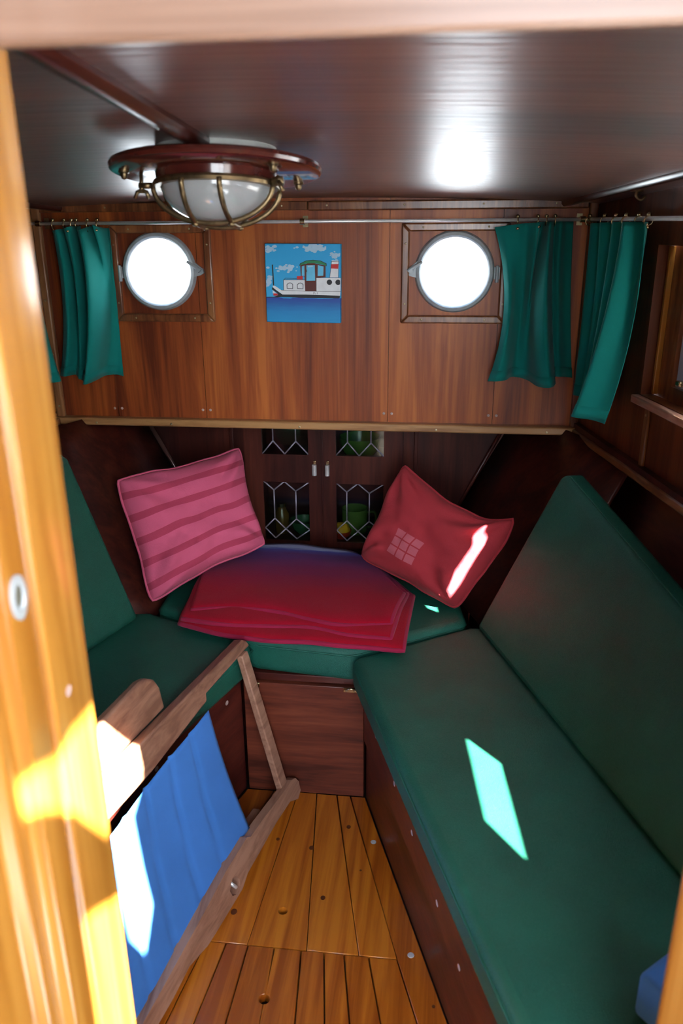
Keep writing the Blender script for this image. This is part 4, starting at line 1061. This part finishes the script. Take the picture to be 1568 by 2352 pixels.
# ------------------------------------------------------------------ folded canvas chair
CH = Vector((-0.350, 1.652, 0.0))
E1 = Vector((-0.233, -0.972, 0)).normalized(); E2 = Vector((-0.185, 0.044, 0.982)).normalized(); EN = E1.cross(E2).normalized()   # EN points to the left bench
ch = thing('folding_chair', CH, 'folded teak chair with blue canvas leaning on the left bench', 'chair')
def TCH(u, v, t): return E1*u + E2*v + EN*t
obj('upper_rail', B(slab, [(0.020, 0.452), (0.030, 0.470), (0.044, 0.479), (0.62, 0.479), (0.62, 0.408), (0.46, 0.410), (0.262, 0.428), (0.236, 0.430), (0.232, 0.446)], [], TCH, -0.012, 0.014), m_teak, ch, bevel=0.004)
obj('arm_board', B(slab, [(0.341, 0.478), (0.340, 0.525), (0.350, 0.548), (0.370, 0.562), (0.392, 0.567), (0.56, 0.556), (0.600, 0.540), (0.618, 0.510), (0.618, 0.470)], [], TCH, 0.0145, 0.036), m_teak, ch, bevel=0.006, seg=3)
obj('strut', B(slab, [(0.046, 0.452), (0.076, 0.452), (0.044, 0.040), (0.010, 0.040)], [], TCH, -0.020, -0.003), m_teak, ch, bevel=0.003)
lower = [(-0.022, 0.012), (-0.022, 0.040), (-0.010, 0.058), (0.010, 0.066), (0.045, 0.066), (0.18, 0.076), (0.235, 0.078), (0.25, 0.088), (0.35, 0.084), (0.447, 0.070), (0.62, 0.050), (0.72, 0.040), (0.72, 0.0),
         (0.60, 0.006), (0.535, 0.016), (0.47, 0.001), (0.44, 0.0), (0.36, 0.001), (0.312, 0.002), (0.28, 0.016), (0.12, 0.026), (0.04, 0.024), (0.0, 0.002)]
slot = [(0.336, 0.052), (0.322, 0.046), (0.314, 0.030), (0.318, 0.014), (0.338, 0.010), (0.352, 0.018), (0.356, 0.036)]
obj('lower_rail', B(slab, list(reversed(lower)), [slot], TCH, -0.032, -0.010), m_teak, ch)
obj('slot_hook', B(tube, [TCH(0.345, 0.046, -0.030), TCH(0.336, 0.028, -0.034), TCH(0.325, 0.020, -0.022)], 0.004, 8), m_steel, ch, smooth=True)
# canvas: sewn folds run across it
rows = []
for j in range(25):
    f = j/24
    row = []
    for i in range(49):
        g = i/48
        tu, tv = 0.243+(0.64-0.243)*g, 0.412-(0.412-0.382)*g**1.3
        bu, bv = 0.206+(0.70-0.206)*g, 0.074-(0.074-0.02)*g
        u, v = tu*(1-f)+bu*f, tv*(1-f)+bv*f
        cr = sum(0.006*math.exp(-((g-c-0.05*f)/0.010)**2) for c in (0.20, 0.40, 0.62, 0.82))
        t = -0.0135 + 0.012*math.sin(math.pi*f)*0.6 + cr - 0.002*math.sin(g*9)
        row.append(TCH(u, v, t))
    rows.append(row)
obj('canvas_seat', B(grid, rows), m_canvas, ch, smooth=True, solid=0.0015)
obj('rear_rail', B(slab, rect(0.10, 0.62, 0.012, 0.045), [], TCH, 0.020, 0.040), m_teak, ch, bevel=0.003)

# blue pad by the right doorpost
bp_ = thing('canvas_pad', (0.372, 0.775, 0.434), 'plain blue canvas pad lying on the right bench by the pine doorpost', 'pad', rot=(0, 0, math.radians(40)))
obj('pad', B(box, -0.065, 0.06, -0.10, 0.07, 0.0, 0.07), m_canvas, bp_, smooth='angle', bevel=0.008, seg=3)
obj('strap', B(box, 0.02, 0.04, -0.1005, 0.0705, 0.0, 0.0708), m_canvas, bp_, bevel=0.001)
